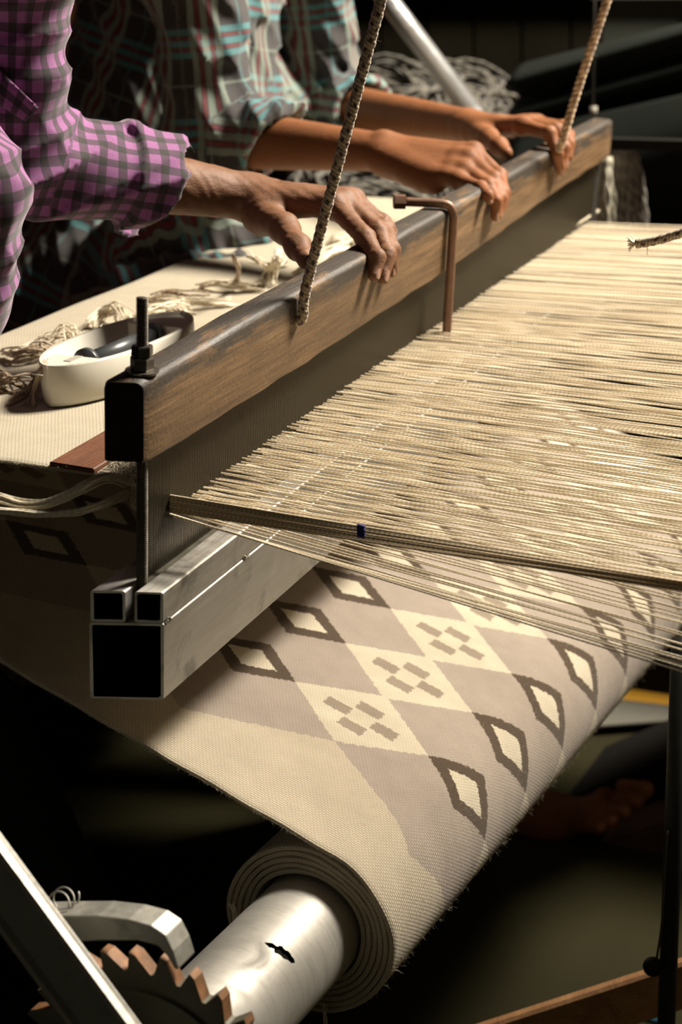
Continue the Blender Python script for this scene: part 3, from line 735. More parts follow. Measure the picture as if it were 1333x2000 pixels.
# flat wooden temple under the beater
q0 = onTab(97, 903, .003); q1 = onTab(184, 917, .003); du = nz(np.array([ub[0]-.01, 1, .0376])); wv_ = nz(q1-q0); zn = nz(np.cross(wv_, du)); zn = zn if zn[2] > 0 else -zn
m = M(); Lb = .62; th_ = .0035; W_ = np.linalg.norm(q1-q0); nn = 24
def bp(u, v, z): return q0+wv_*W_*u+du*Lb*v+zn*z
m.grid([[bp(0, v, -th_), bp(0, v, 0), bp(0.03, v, .0008), bp(.97, v, .0008), bp(1, v, 0), bp(1, v, -th_)] for v in np.linspace(0, 1, nn)], wrap=True, smooth=False)
for v in (0, 1): m.add([bp(0, v, -th_), bp(0, v, 0), bp(1, v, 0), bp(1, v, -th_)], [(0, 1, 2, 3)])
t_ = clean(m.build('temple_board', red_wood)); tag(t_, 'flat reddish brown wooden strip lying on the cloth edge beneath the beater', 'wood strip')

# warp bunches hanging out to the left from the cloth corner
cd = [onY(*p, 1.20-.10*min(1, max(0, (262-p[0])/90))) for p in [(262, 952), (240, 940), (205, 934), (165, 950), (125, 972), (85, 984), (40, 986), (0, 974), (-60, 960)]]
tag(strands(M(), cd, 30, .0020, .0009, 40, .25).build('yarn_bunch', fray_m), 'upper loose bunch of pale yarn trailing left from the cloth corner', 'yarn bunch', 'yarn bunches at the cloth corner')
cd = [onY(*p, 1.19-.10*min(1, max(0, (258-p[0])/90))) for p in [(258, 962), (225, 975), (180, 993), (130, 1003), (80, 1006), (30, 1001), (-60, 992)]]
tag(strands(M(), cd, 18, .0015, .0009, 40, .25).build('yarn_bunch', fray_m), 'lower thinner loose bunch of pale yarn trailing left from the cloth corner', 'yarn bunch', 'yarn bunches at the cloth corner')
m = M()                                                # frayed fell beside the rod
for _ in range(160):
    c = onTab(random.uniform(226, 262), random.uniform(905, 945)); d = np.array([random.gauss(0, .006), random.gauss(0, .006), random.uniform(.001, .008)])
    m.tube([c, c+d*.5+np.array([0, 0, .003]), c+d], .00045, 4)
tag(m.build('frayed_corner', fray_m), 'frayed woolly tuft at the cloth corner behind the threaded rod', 'tuft', kind='stuff')

def tuft(pxs, n, spread, rad, mat, label, name='loose_yarn_end', dz=.004, arch=0.0, taper=True):
    P = []
    for i, q in enumerate(pxs):
        p = onTab(q[0], q[1], dz+(q[2] if len(q) > 2 else 0)); P.append(p)
    o = strands(M(), P, n, spread, rad, 16, .6, taper).build(name, mat); return tag(o, label, 'yarn end', 'yarn ends on the cloth edge')
tuft([(176, 636), (200, 612, .004), (222, 604, .012), (236, 612, .008), (258, 640)], 30, .003, .0007, fray_m, 'pale fluffy yarn tuft standing behind the left end of the shuttle')
tuft([(78, 668), (105, 655, .006), (130, 640, .012), (150, 662, .004)], 26, .0035, .0007, fray_m, 'greyish fluffy yarn tuft left of the white shuttle')
tuft([(10, 690), (40, 690, .004), (70, 682, .004), (100, 690)], 12, .003, .0011, fray_m, 'cream yarn end lying furthest left along the cloth edge')
tuft([(28, 694, .003), (50, 686, .008), (90, 682, .006), (120, 672)], 8, .0018, .0012, fray_br, 'brown yarn end curling over the cream ends left of the shuttle')
tuft([(-30, 730, .004), (0, 742, .008), (22, 752, .003), (40, 756)], 14, .004, .0013, fray_br, 'tangled brown yarn bunch at the left picture edge')
tuft([(86, 706, .028), (76, 725, .012), (62, 748, .004), (40, 772), (20, 783)], 10, .0016, .0009, fray_br, 'brownish tied yarn tail hanging from the tip of the white shuttle')
tuft([(90, 706, .030), (80, 722, .03), (66, 760, .006), (62, 786)], 8, .0015, .0009, fray_br, 'short second yarn tail under the tip of the white shuttle')
tuft([(262, 620), (300, 606, .006), (345, 598, .004), (368, 604)], 16, .0028, .0009, fray_m, 'cream yarn end beside the top of the threaded bolt')
tuft([(286, 588), (330, 584, .006), (390, 590, .003), (452, 592)], 10, .0018, .0010, fray_m, 'long straight cream yarn end pointing at the wooden bar')
tuft([(300, 582, .004), (335, 572, .008), (362, 580, .004), (400, 585)], 10, .002, .0010, fray_br, 'brown yarn end lying across the long cream one')
tuft([(352, 618), (360, 612, .004), (345, 608, .003), (300, 612)], 14, .002, .0010, fray_m, 'short yarn loop right behind the shuttle')
tuft([(392, 558), (430, 552, .006), (470, 556, .004), (508, 560)], 12, .0022, .0010, fray_m, 'cream yarn end below the plaid shirt hem')
tuft([(462, 556, .002), (468, 530, .025), (463, 512, .045), (458, 500, .055)], 8, .0016, .0011, fray_br, 'stiff tan yarn end sticking up below the plaid shirt', taper=False)
tuft([(486, 498, .03), (505, 512, .03), (528, 526, .01), (548, 524)], 12, .0024, .0009, fray_m, 'looped cream yarn end left of the thumb')
tuft([(548, 492, .03), (540, 508, .03), (528, 530, .01), (520, 552)], 16, .003, .0009, fray_m, 'upright fluffy yarn tuft below the older hand')
tuft([(575, 534), (600, 520, .006), (640, 500, .006), (672, 486)], 14, .003, .0010, fray_m, 'cream yarn end under the older thumb and fingers')
tuft([(640, 480), (660, 470, .008), (690, 465, .006), (720, 462)], 14, .003, .0010, fray_m, 'cream yarn end behind the bar under the older fingers')

# ================================================================== ROPES
def rope(name, pts, r, mat, label, frn=0, n=60, braid=False):
    pts = list(pts)+[np.asarray(pts[-1])+(np.asarray(pts[-1])-np.asarray(pts[-2]))*(k+1)*1.5 for k in range(3)]
    P = bez(pts, n); m = M()
    # three-strand laid rope
    T = np.gradient(P, axis=0); T /= np.linalg.norm(T, axis=1)[:, None]; L = np.concatenate([[0], np.cumsum(np.linalg.norm(np.diff(P, axis=0), axis=1))])
    N1 = np.cross(T, [0.2, 1, 0.1]); N1 /= np.linalg.norm(N1, axis=1)[:, None]; N2 = np.cross(T, N1)
    Q = int(L[-1]/.0016); Li = np.linspace(0, L[-1], Q); Pi = np.stack([np.interp(Li, L, P[:, k]) for k in range(3)], 1); A = np.stack([np.interp(Li, L, N1[:, k]) for k in range(3)], 1); C = np.stack([np.interp(Li, L, N2[:, k]) for k in range(3)], 1)
    if braid:
        rr_w = r*(1+.06*np.sin(Li/.0075*2*math.pi)+.03*np.sin(Li/.0031)); m.tube(Pi, list(rr_w), 10)
    else:
        for s in range(3):
            ph = Li/.020*2*math.pi+s*2*math.pi/3
            m.tube(Pi+r*.50*(np.cos(ph)[:, None]*A+np.sin(ph)[:, None]*C), r*.56, 7, v0=s*.01)
    for _ in range(frn):
        i = random.randrange(Q); d = nz(np.array([random.gauss(0, 1) for _ in range(3)])); fuzz(Pi[i]+d*r*.8, d, T[0], random.uniform(.002, .007), .00009) if False else m.tube([Pi[i]+d*r*.8, Pi[i]+d*(r+.003)+T[0]*random.uniform(-.003, .003)], .00008, 3, caps=False)
    o = m.build(name, mat); return tag(o, label, 'rope')
def fleck():
    g = G('flecked_rope', .85); x, y, z = g.sep(g.uv()); n = g.noise(g.coord(), 260, 2)
    a = g.math('FRACT', g.math('ADD', g.math('MULTIPLY', y, 95), g.math('MULTIPLY', x, 2))); b = g.math('FRACT', g.math('SUBTRACT', g.math('MULTIPLY', x, 4), g.math('MULTIPLY', y, 52)))
    d = g.math('MULTIPLY', g.math('GREATER_THAN', g.math('ADD', a, g.math('MULTIPLY', n, .3)), .78), g.math('GREATER_THAN', b, .5))
    n = g.math('ADD', g.math('MULTIPLY', n, .6), g.math('MULTIPLY', g.math('SINE', g.math('MULTIPLY', g.math('ADD', g.math('MULTIPLY', x, 3), g.math('MULTIPLY', y, 300)), 6.283)), .25))
    c = g.mix(n, (.17, .12, .075), (.52, .42, .28)); g.col(g.mix(d, c, (.05, .02, .018))).bump(n, .0006, .8); g.b.inputs['Sheen Weight'].default_value = .3; return g.m
fleck_m = fleck()
h1 = H(583, 627, .0165)
r1 = rope('hanging_rope', [h1-xb*.014, h1+np.array([.003, 0, .002]), onY(600, 555, h1[1]-.001), onY(672, 278, h1[1]-.002), onY(745, 0, h1[1]-.003), onY(800, -215, h1[1]-.004), onY(880, -520, h1[1])], .0046, fleck_m, 'nearer flecked beige rope holding up the wooden bar beside the older hand', 400, 90, True)
h2 = H(1101, 268, .030); h2a = H(1088, 300, .0165)
r2 = rope('hanging_rope', [h2a-xb*.01, h2a, onY(1101, 268, h2[1]-.02), onY(1132, 165, h2[1]-.02), onY(1187, 0, h2[1]-.02), onY(1260, -215, h2[1]-.02), onY(1340, -470, h2[1])], .0050, rope_tan, 'farther tan twisted rope holding up the bar at the third hand', 60, 70)
e_ = 1.62; r3 = rope('rope_stub', [onY(1243, 476, e_), onY(1262, 474, e_), onY(1290, 468, e_), onY(1333, 455, e_), onY(1420, 425, e_), onY(1560, 350, e_), onY(1640, 180, e_), onY(1650, -300, e_)], .0042, fleck_m, 'short cut rope end hanging in from the right over the warp', 60, 60, True)
m = M(); c0 = onY(1243, 476, e_)
for k in range(22):
    d = nz(np.array([-1, random.gauss(0, .5), random.gauss(0, .6)])); m.tube([c0, c0+d*.004, c0+d*random.uniform(.006, .010)+np.array([0, 0, random.gauss(0, .001)])], .0006, 4)
c1 = onY(1262, 478, e_); m.tube([c1, c1+np.array([.002, 0, -.004]), c1+np.array([.0015, 0, -.009])], .0004, 4)
o = m.build('frayed_tip', fray_m, r3)

# ================================================================== PEOPLE
FR = .0
def finger(Js, rs, k=.006):
    return [cap(Js[i], Js[i+1], rs[i], rs[i+1], k) for i in range(len(Js)-1)]
def hand_prims(J, s=1.0, thumb=True, old=False, X=1.0):
    P = {k: H(*v) for k, v in J.items() if k != 'e'}; E_ = J['e'] if len(J['e']) == 3 and abs(J['e'][2]) > 1.2 else None
    w_ = P['w']; out = []
    rs = dict(i=(.0112, .0090, .0080, .0064), m=(.0110, .0090, .0079, .0064), r=(.0105, .0085, .0075, .0060), p=(.0098, .0075, .0066, .0054))
    order = ['im', 'mm', 'rm', 'pm']; side = nz(P['pm']-P['im'])
    for j, f in enumerate('imrp'):
        base = w_+side*(-.017+.0115*j)*s
        out.append(cap(base, P[f+'m'], .0165*s, rs[f][0]*1.02*s, .012))
    for j in range(3):      # web between knuckles
        a, b = P['imrp'[j]+'m'], P['imrp'[j+1]+'m']; out.append(cap(a+(w_-a)*.12, b+(w_-b)*.12, .0085*s, .0085*s, .010))
    for f in 'imrp':
        ch = [P[f+'m'], P[f+'p'], P[f+'d'], P[f+'t']]; r = [q*s for q in rs[f]]
        out += finger(ch, r, .0045)
        out.append(ell(P[f+'p'], (r[1]*1.10,)*3, k=.004)); out.append(ell(P[f+'m'], (r[0]*1.06,)*3, k=.008))
    if thumb:
        ch = [P['tc'], P['tm'], P['ti'], P['tt']]; r = [.0175*s, .0135*s, .0108*s, .0088*s]
        out += finger(ch, r, .010); out.append(cap(w_, P['tc'], .019*s, .0175*s, .012)); out.append(cap(P['tc'], P['im']+(w_-P['im'])*.45, .010*s, .009*s, .016))
        out.append(ell(P['ti'], (r[2]*1.08,)*3, k=.005))
    return P, out
def nail(P, f, s, root, r):
    t, d, p = P[f+'t'], P[f+'d'], P[f+'p']; ax = nz(t-d); out_ = nz(np.cross(ax, np.cross(nz(d-p)+1e-4, ax))) ; 
    out_ = nz((d-p)-ax*((d-p)@ax)); sd_ = np.cross(ax, out_); c = t-ax*r*.15
    G_ = []
    for u in np.linspace(-1, 1, 7):
        row = []
        for v in np.linspace(-1, 1, 7):
            wv = r*.72*(1-.25*max(0, u)**2); a = v*.95; row.append(c+ax*u*r*.85+sd_*math.sin(a)*wv+out_*(math.cos(a)*r*.98-.0*u+.0004))
        G_.append(row)
    bot = [[q-out_*.0008 for q in row] for row in G_]; m = M(); m.grid(G_); m.grid(bot, flip=True)
    return wb(m, 'fingernail', nail_m, root)

J1 = dict(w=(490, 385, -.145), im=(655, 403, -.048), ip=(713, 463, .000), id=(737, 503, .0215), it=(731, 538, .0235),
 mm=(672, 396, -.046), mp=(740, 452, .002), md=(758, 497, .0215), mt=(748, 543, .0235),
 rm=(684, 394, -.046), rp=(753, 446, .002), rd=(767, 488, .0200), rt=(765, 530, .0225),
 pm=(692, 393, -.050), pp=(748, 434, -.016), pd=(763, 456, .000), pt=(773, 474, .010),
 tc=(513, 420, -.120), tm=(556, 446, -.078), ti=(582, 482, -.048), tt=(599, 508, -.030), e=(0, 0, 0))
# --- person 1 (purple gingham), left arm reaches to the bar
p1 = wthing('person', 'person in a purple and black gingham shirt at the left edge, hand on the bar', 'person', (-1.45, 1.35, 0))
P1, hp1 = hand_prims(J1, .97)
w1 = P1['w']; el1 = onY(20, 312, 1.43); sh1 = onY(35, -190, 1.40)
sd1 = nz(P1['pm']-P1['im'])
fore = [cap(w1-sd1*.007, w1+(el1-w1)*.96-sd1*.004, .0195, .036, .012), cap(w1+sd1*.007, w1+(el1-w1)*.96+sd1*.004, .0195, .036, .012)]
arm_dir = nz(el1-w1)
upv = nz(np.cross(P1['im']-w1, sd1)); upv = upv if upv[2] > 0 else -upv
veins = []
for f, c in (('i', -.4), ('m', 0), ('r', .4), ('p', .8)):     # tendons fanning over the back of the hand
    f_ = P1[f+'m']; veins.append(cap(w1+(f_-w1)*.50+upv*.0095, f_+upv*.0068, .0020, .0030, .010))
for (a0, c0, a1, c1) in ((.05, -.3, .35, -.1), (.35, -.1, .60, -.35), (.20, .25, .55, .45), (.35, -.1, .55, .15)):   # veins
    q0_ = w1+(P1['mm']-w1)*a0+sd1*c0*.02+upv*.0140; q1_ = w1+(P1['mm']-w1)*a1+sd1*c1*.02+upv*.0115; veins.append(cap(q0_, q1_, .0013, .0013, .006))
creases = []
for f, r in (('i', .0090), ('m', .0090), ('r', .0085)):
    j = P1[f+'p']; dr = nz(P1[f+'d']-P1[f+'m']); nrm = nz(np.cross(dr, sd1)); nrm = nrm if nrm[2] > 0 else -nrm
    for off in (-.003, 0, .003):
        q = j+dr*off+nrm*r*1.06; creases.append(cap(q-sd1*.0055, q+sd1*.0055, .0007, .0007, .0016, -1))
def sk_disp(P): return .0004*np.sin(P[:, 0]*310+2*np.sin(P[:, 1]*170))*np.sin(P[:, 1]*290+P[:, 2]*240)
V1, Q1 = sdf_mesh('x', fore+hp1+veins+creases, .0017, sk_disp)
hips1 = np.array([-1.42, 1.28, .62]); ch1 = np.array([-1.26, 1.22, 1.12])
Vb, Qb = sdf_mesh('x', [cap(el1, sh1, .036, .045, .02), cap(hips1, ch1, .14, .145, .05), cap(sh1+np.array([-.02, -.02, -.03]), ch1+np.array([0, 0, .12]), .05, .09, .05),
    cap(ch1+np.array([0, 0, .1]), np.array([-1.24, 1.20, 1.40]), .10, .055, .05)], .012)
V1, Q1 = joinVQ([(V1, Q1), (Vb, Qb)]); body1 = mesh_VQ('body', V1, Q1, skin1, p1)
for f, r in (('i', .0064), ('m', .0064), ('r', .0060), ('p', .0054)): nail(P1, f, 1, p1, r*.97)
nail({'tt': P1['tt'], 'td': P1['ti'], 'tp': P1['ti']-nz(P1['tt']-P1['ti'])*.02-upv*.008+np.array([0, 0, .0])}, 't', 1, p1, .0085)
# sleeve and shirt
cuffA = w1+(el1-w1)*.36; cuffB = w1+(el1-w1)*.54
def folds(amp, seed, lam=(38, 52, 46), th=.0):
    r_ = np.random.RandomState(seed); K_ = [(r_.randn(3)*lam[i], r_.randn(3)*lam[(i+1) % 3]*.5, r_.rand()*6) for i in range(3)]
    def f(P):
        s = 0
        for a, b, ph in K_: s = s+np.abs(np.sin(P@a+1.7*np.sin(P@b)+ph))**.8
        return (s/3-.6)*amp*2
    return f
f1 = folds(.0075, 4)
cd1 = nz(w1-el1)
sl = [cap(el1, cuffA, .050, .042, .03), cyl(cuffB, cuffA+cd1*.004, .050, .0470, .010), cap(el1, sh1, .050, .052, .03)]
# loose unbuttoned flap of the cuff
fl = onY(308, 462, w1[1]-.035); sl += [cap(fl+np.array([-.02, 0, .012]), fl+np.array([.014, .012, .0]), .020, .018, .012)]
tor = [cap((-1.34, 1.25, .66), (-1.262, 1.222, .90), .140, .148, .05), cap((-1.262, 1.222, .90), (-1.215, 1.20, 1.16), .148, .140, .05), cap(sh1+np.array([-.01, -.01, -.01]), (-1.20, 1.20, 1.24), .055, .11, .05),
    cap((-1.24, 1.21, 1.12), onY(-135, 330, 1.24), .12, .056, .05), cap((-1.26, 1.22, .95), onY(-160, 540, 1.26), .13, .056, .05),
    cap(onY(-62, 350, 1.24), onY(-78, 590, 1.26), .046, .043, .05)]
tn = nz(cd1+np.array([0, .15, -.75])); trim = [cyl(cuffA+tn*.002, cuffA+tn*.10, .085, .085, .001, -1), cyl(cuffA-cd1*.035, cuffA+cd1*.02, .0385, .0385, .001, -1)]
V, Q = sdf_mesh('x', sl+tor, .0030, f1, trim)
Xr = np.array([0, 0, 1.])
shirt1 = mesh_VQ('shirt', V, Q, ging, p1, seg_uv([(el1, cuffA, .05, .0, (0, .5, -1)), (sh1, el1, .06, .3, (1., -1, 0)), ((-1.30, 1.24, .6), (-1.20, 1.20, 1.3), .145, .0, (-1., .2, 0)), (onY(-62, 350, 1.24), onY(-78, 590, 1.26), .045, 0., (-1., .2, 0))]))
# pocket flap with pale double stitching
from mathutils.bvhtree import BVHTree
bvh = BVHTree.FromPolygons([tuple(v) for v in V], [tuple(int(i) for i in q) for q in Q])
def on_shirt(px, py, off):
    d = nz(ray(px, py)); r_ = bvh.ray_cast(Vector(CAM), Vector(d)); t_ = r_[3] if r_[0] is not None else 1.5
    return t_
cor = [(-46, 92), (76, 210), (50, 238), (-46, 176)]; m = M(); G_ = []; G2 = []; U_ = []
for v in np.linspace(0, 1, 6):
    ra_, rb_, ru = [], [], []
    for u in np.linspace(0, 1, 14):
        a_ = np.array(cor[0])*(1-u)+np.array(cor[1])*u; b_ = np.array(cor[3])*(1-u)+np.array(cor[2])*u; q = a_*(1-v)+b_*v
        t_ = on_shirt(q[0], q[1], 0); d = nz(ray(*q)); ra_.append((q, t_, d)); ru.append((u*.075, v*.03))
    G_.append(ra_); U_.append(ru)
tm = min(x[1] for r in G_ for x in r); tsm = [[(x[1]*.5+np.median([y[1] for y in r])*.5) for x in r] for r in G_]
F_ = [[CAM+x[2]*(min(x[1], tsm[i][k])-.0055) for k, x in enumerate(r)] for i, r in enumerate(G_)]
Bk = [[CAM+x[2]*(min(x[1], tsm[i][k])-.0015) for k, x in enumerate(r)] for i, r in enumerate(G_)]
m.grid(F_, UV=U_); m.grid(Bk, UV=U_, flip=True)
for (A_, B_) in ((F_[0], Bk[0]), (F_[-1], Bk[-1]), ([r[0] for r in F_], [r[0] for r in Bk]), ([r[-1] for r in F_], [r[-1] for r in Bk])): m.grid([A_, B_])
pk = clean(wb(m, 'pocket_flap', ging, p1))
m = M()
for ln in ([(-40, 112), (30, 168), (68, 212)], [(-44, 126), (24, 180), (60, 220)], [(-44, 168), (0, 206), (40, 236)]):
    L_ = bez([(a, b, 0) for a, b in ln], 60); nst = 26
    for i in range(nst):
        a_, b_ = L_[int(i*59/nst)], L_[int((i+.62)*59/nst)]
        t_ = min(on_shirt(a_[0], a_[1], 0), on_shirt(b_[0], b_[1], 0))
        k_ = min(range(14), key=lambda k: abs(G_[2][k][0][0]-a_[0])); t_ = min(t_, min(G_[2][k_][1], tsm[2][k_]))
        m.tube([CAM+nz(ray(*a_[:2]))*(t_-.0066), CAM+nz(ray(*b_[:2]))*(t_-.0066)], .0006, 4)
st = m.build('stitching', fray_m); st.parent = pk; st.matrix_parent_inverse = ROOTM[p1.name].inverted()
tr1 = [cap((-1.44, 1.30, .56), (-1.12, 1.40, .50), .095, .075, .04), cap((-1.44, 1.12, .56), (-1.08, 1.02, .50), .095, .075, .04), cap((-1.12, 1.40, .50), (-.95, 1.46, .10), .075, .055, .03), cap((-1.44, 1.2, .56), (-1.42, 1.22, .66), .14, .13, .05), cap((-1.08, 1.02, .50), (-1.2, .92, .10), .07, .055, .03)]
V, Q = sdf_mesh('x', tr1, .009, folds(.006, 9)); mesh_VQ('trousers', V, Q, trouser, p1)
m = M(); stool_m = dark_wood
stool = wthing('weaving_bench', 'dark wooden bench under the two seated weavers, mostly hidden', 'bench', (-1.5, 1.7, 0))
wb(M().box(-1.66, -1.30, .85, 2.75, .375, .408), 'seat', stool_m, stool)
for x in (-1.63, -1.33):
    for y in (.9, 2.7): wb(M().box(x-.025, x+.025, y-.025, y+.025, 0, .375), 'leg', stool_m, stool)

# --- person 2 (teal plaid), both hands on the bar
J2 = dict(w=(752, 298, -.145), pm=(895, 352, -.030), pp=(940, 366, .006), pd=(954, 381, .0225), pt=(957, 392, .0250),
 rm=(908, 332, -.030), rp=(955, 362, .008), rd=(970, 392, .0235), rt=(968, 424, .0245),
 mm=(917, 310, -.032), mp=(966, 350, .008), md=(979, 386, .0235), mt=(975, 418, .0250),
 im=(926, 297, -.034), ip=(976, 343, .006), id=(985, 376, .0225), it=(982, 404, .0250), e=(0, 0, 0))
J3 = dict(w=(912, 246, -.135), im=(1022, 246, -.034), ip=(1074, 260, .008), id=(1090, 300, .0225), it=(1096, 334, .0245),
 mm=(1033, 243, -.036), mp=(1088, 254, .008), md=(1104, 288, .0225), mt=(1102, 322, .0250),
 rm=(1042, 241, -.038), rp=(1100, 250, .007), rd=(1113, 280, .0220), rt=(1111, 308, .0250),
 pm=(1050, 240, -.042), pp=(1100, 246, -.002), pd=(1114, 264, .014), pt=(1117, 286, .0220),
 tc=(930, 255, -.110), tm=(955, 270, -.072), ti=(975, 286, -.046), tt=(990, 299, -.030), e=(0, 0, 0))
p2 = wthing('person', 'person in a teal and grey plaid shirt with both hands on the wooden bar', 'person', (-1.5, 2.15, 0))
P2, hp2 = hand_prims(J2, .86, thumb=False); P3, hp3 = hand_prims(J3, .88)
w2, w3 = P2['w'], P3['w']; sh2 = onY(375, -130, 2.02); el2 = onY(415, 268, 2.03); sh3 = onY(600, -130, 2.42); el3 = onY(640, 205, 2.47)
heel = w2+(P2['pm']-w2)*.55
hp2 += [cap(w2+np.array([0.01, -.005, -.012]), H(835, 350, -.075), .017, .015, .012), cap(H(800, 335, -.10), H(850, 362, -.06), .012, .010, .012), ell(H(748, 272, -.150), (.009, .009, .009), k=.01)]
ks = nz(P2['pm']-P2['im'])
V2, Q2 = sdf_mesh('x', [cap(w2-ks*.006, w2+(el2-w2)*.9, .0185, .034, .012), cap(w2+ks*.006, w2+(el2-w2)*.9+np.array([0, 0, .0]), .0185, .034, .012)]+hp2, .0021)
V3, Q3 = sdf_mesh('x', [cap(w3, w3+(el3-w3)*.95, .0215, .034, .012)]+hp3, .0022)
ch2 = np.array([-1.27, 2.24, 1.08]); hi2 = np.array([-1.45, 2.14, .60])
Vb, Qb = sdf_mesh('x', [cap(el2, sh2, .036, .045, .02), cap(el3, sh3, .036, .045, .02), cap(hi2, ch2+np.array([-.06, 0, 0]), .10, .08, .05), cap(sh2+np.array([-.05, 0, 0]), sh3+np.array([-.05, 0, 0]), .045, .045, .05), cap(ch2+np.array([-.06, 0, .1]), (-1.30, 2.22, 1.36), .07, .05, .05)], .012)
# the right foot, on the treadle under the loom
ft = [onY(1065, 1600, 2.36), onY(1170, 1590, 2.34), onY(1238, 1552, 2.33)]
fp = [cap(onY(940, 1560, 2.38), ft[0], .042, .036, .03), cap(ft[0], ft[1], .036, .024, .03), cap(ft[1]+np.array([0, -.02, 0]), ft[1]+np.array([.0, .03, .01]), .020, .018, .02)]
toes = []
for i, (px, py, r) in enumerate(((1262, 1542, .0115), (1246, 1565, .0085), (1222, 1588, .008), (1196, 1606, .0075), (1172, 1618, .0072))):
    t_ = onY(px, py, 2.33-.008*i); b0 = onY(px-42, py-4, 2.34-.006*i); fp.append(cap(b0, t_, r*1.15, r, .008)); fp.append(ell(t_, (r*1.12,)*3, k=.004))
Vf, Qf = sdf_mesh('x', fp, .0035)
VV, QQ = joinVQ([(V2, Q2), (V3, Q3), (Vb, Qb), (Vf, Qf)]); mesh_VQ('body', VV, QQ, skin2, p2)
for f, r in (('p', .0054), ('r', .0060), ('m', .0064)): nail(P2, f, 1, p2, r*.86)
for f, r in (('i', .0064), ('m', .0064)): nail(P3, f, 1, p2, r*.88)
c2a = w2+(el2-w2)*.64; c3a = w3+(el3-w3)*.72; d2 = nz(w2-el2); d3 = nz(w3-el3); c2b = el2+(c2a-el2)*.1; c3b = el3+(c3a-el3)*.3
f2 = folds(.0085, 12, (26, 34, 30))
sl2 = [cap(el2, c2a, .056, .047, .03), cyl(c2a-d2*.055, c2a+d2*.030, .054, .0545, .010), cap(el2, sh2, .055, .060, .03), ell(el2+np.array([-.02, 0, -.03]), (.055, .055, .05), k=.03),
  cap(el3, c3a, .048, .043, .03), cyl(c3a-d3*.05, c3a+d3*.004, .050, .048, .012), cap(el3, sh3, .052, .060, .03),
  cap((-1.44, 2.14, .66), (-1.37, 2.19, .92), .145, .130, .05), cap((-1.37, 2.19, .92), (-1.30, 2.24, 1.16), .130, .125, .05), cap(sh2+np.array([-.05, 0, 0]), sh3+np.array([-.05, 0, 0]), .075, .075, .05),
  cap((-1.30, 2.24, 1.10), (-1.28, 2.22, 1.34), .125, .10, .06), cap((-1.27, 2.16, 1.05), (-1.27, 2.36, 1.05), .08, .08, .05),
  # shirt tails bunched on the lap
  cap(onY(260, 520, 1.98), onY(480, 455, 2.08), .048, .042, .02), cap(onY(250, 560, 1.92), onY(465, 532, 2.0), .034, .030, .012), cap(onY(300, 440, 2.02), onY(430, 410, 2.08), .05, .05, .02), cap((-1.40, 2.1, .78), onY(300, 500, 2.02), .14, .06, .05)]
tn2 = nz(d2+np.array([0, .1, -.65])); trim2 = [cyl(c2a+tn2*.003, c2a+tn2*.07, .070, .070, .001, -1), cyl(c2a-d2*.03, c2a+d2*.02, .040, .040, .001, -1), cyl(c3a+d3*.003, c3a+d3*.09, .07, .07, .001, -1), cyl(c3a-d3*.03, c3a+d3*.02, .037, .037, .001, -1)]
V, Q = sdf_mesh('x', sl2, .0042, f2, trim2)
mesh_VQ('shirt', V, Q, plaid_m, p2, seg_uv([(el2, c2a, .05, .02, (0, .3, -1)), (sh2, el2, .062, .0, (0., -1, .2)), (el3, c3a, .05, 0., (0, .3, -1)), (sh3, el3, .062, .02, (-1., 1, 0)),
   ((-1.40, 2.14, .70), (-1.22, 2.22, 1.30), .135, .0, (.1, 1., 0)), (onY(260, 540, 1.95), onY(470, 490, 2.05), .05, .04, (0, .3, 1))]))
tr2 = [cap((-1.46, 2.04, .58), (-1.10, 2.06, .60), .095, .075, .04), cap((-1.46, 2.26, .58), (-1.12, 2.42, .60), .095, .075, .04), cap((-1.46, 2.05, .6), (-1.46, 2.25, .6), .13, .13, .04),
  cap((-1.10, 2.06, .60), (-1.02, 2.3, .22), .07, .052, .03), cap((-1.12, 2.42, .60), onY(900, 1560, 2.38), .072, .050, .03), cap(onY(1330, 1390, 2.55)+np.array([.1, .05, .0]), onY(1000, 1540, 2.45), .05, .046, .03)]
V, Q = sdf_mesh('x', tr2[:5], .009, folds(.006, 19)); mesh_VQ('trousers', V, Q, trouser, p2)

# ================================================================== UNDER THE LOOM, right
def plank(name, a, b, wdt, th, mat, label, cat='treadle', root=None, up_=(0, 0, 1.)):
    a, b = np.asarray(a), np.asarray(b); d = nz(b-a); s = nz(np.cross(d, up_)); n_ = np.cross(s, d); L = np.linalg.norm(b-a); m = M()
    bev = .003; prof_ = [(-wdt/2, -th/2+bev), (-wdt/2+bev, -th/2), (wdt/2-bev, -th/2), (wdt/2, -th/2+bev), (wdt/2, th/2-bev), (wdt/2-bev, th/2), (-wdt/2+bev, th/2), (-wdt/2, th/2-bev)]
    R_ = [[a+d*L*u+s*x+n_*z for x, z in prof_] for u in np.linspace(0, 1, 6)]; m.grid(R_, wrap=True, smooth=False); m.add(R_[0], [tuple(range(8))]); m.add(R_[-1], [tuple(range(7, -1, -1))])
    return tag(clean(m.build(name, mat)), label, cat)
plank('treadle_board', onY(830, 1768, 2.38), onY(1500, 1545, 2.40), .10, .045, dark_wood, 'dark reddish treadle board carrying the bare foot')
plank('treadle_board', onY(860, 2073, 1.50), onY(1420, 1893, 1.62), .014, .052, tan_wood, 'tan-topped wooden rail low in the right corner')
plank('foot_shade_plank', (-.60, 2.54, .78), (1.1, 2.54, .78), .28, .05, dark_wood, 'dark plank added out of sight beyond the far warp edge to shade the foot', 'shading plank')  # unseen plank added to keep the lamp off foot and floor
plank('loom_crossbar', onY(830, 1680, 2.56), onY(1500, 1400, 2.56), .21, .062, black_m, 'black crossbar slanting under the warp behind the foot', 'crossbar')
post = wthing('loom_post', 'black round loom post at the right edge of the picture', 'post', tuple(onY(1302, 2000, 1.50)))
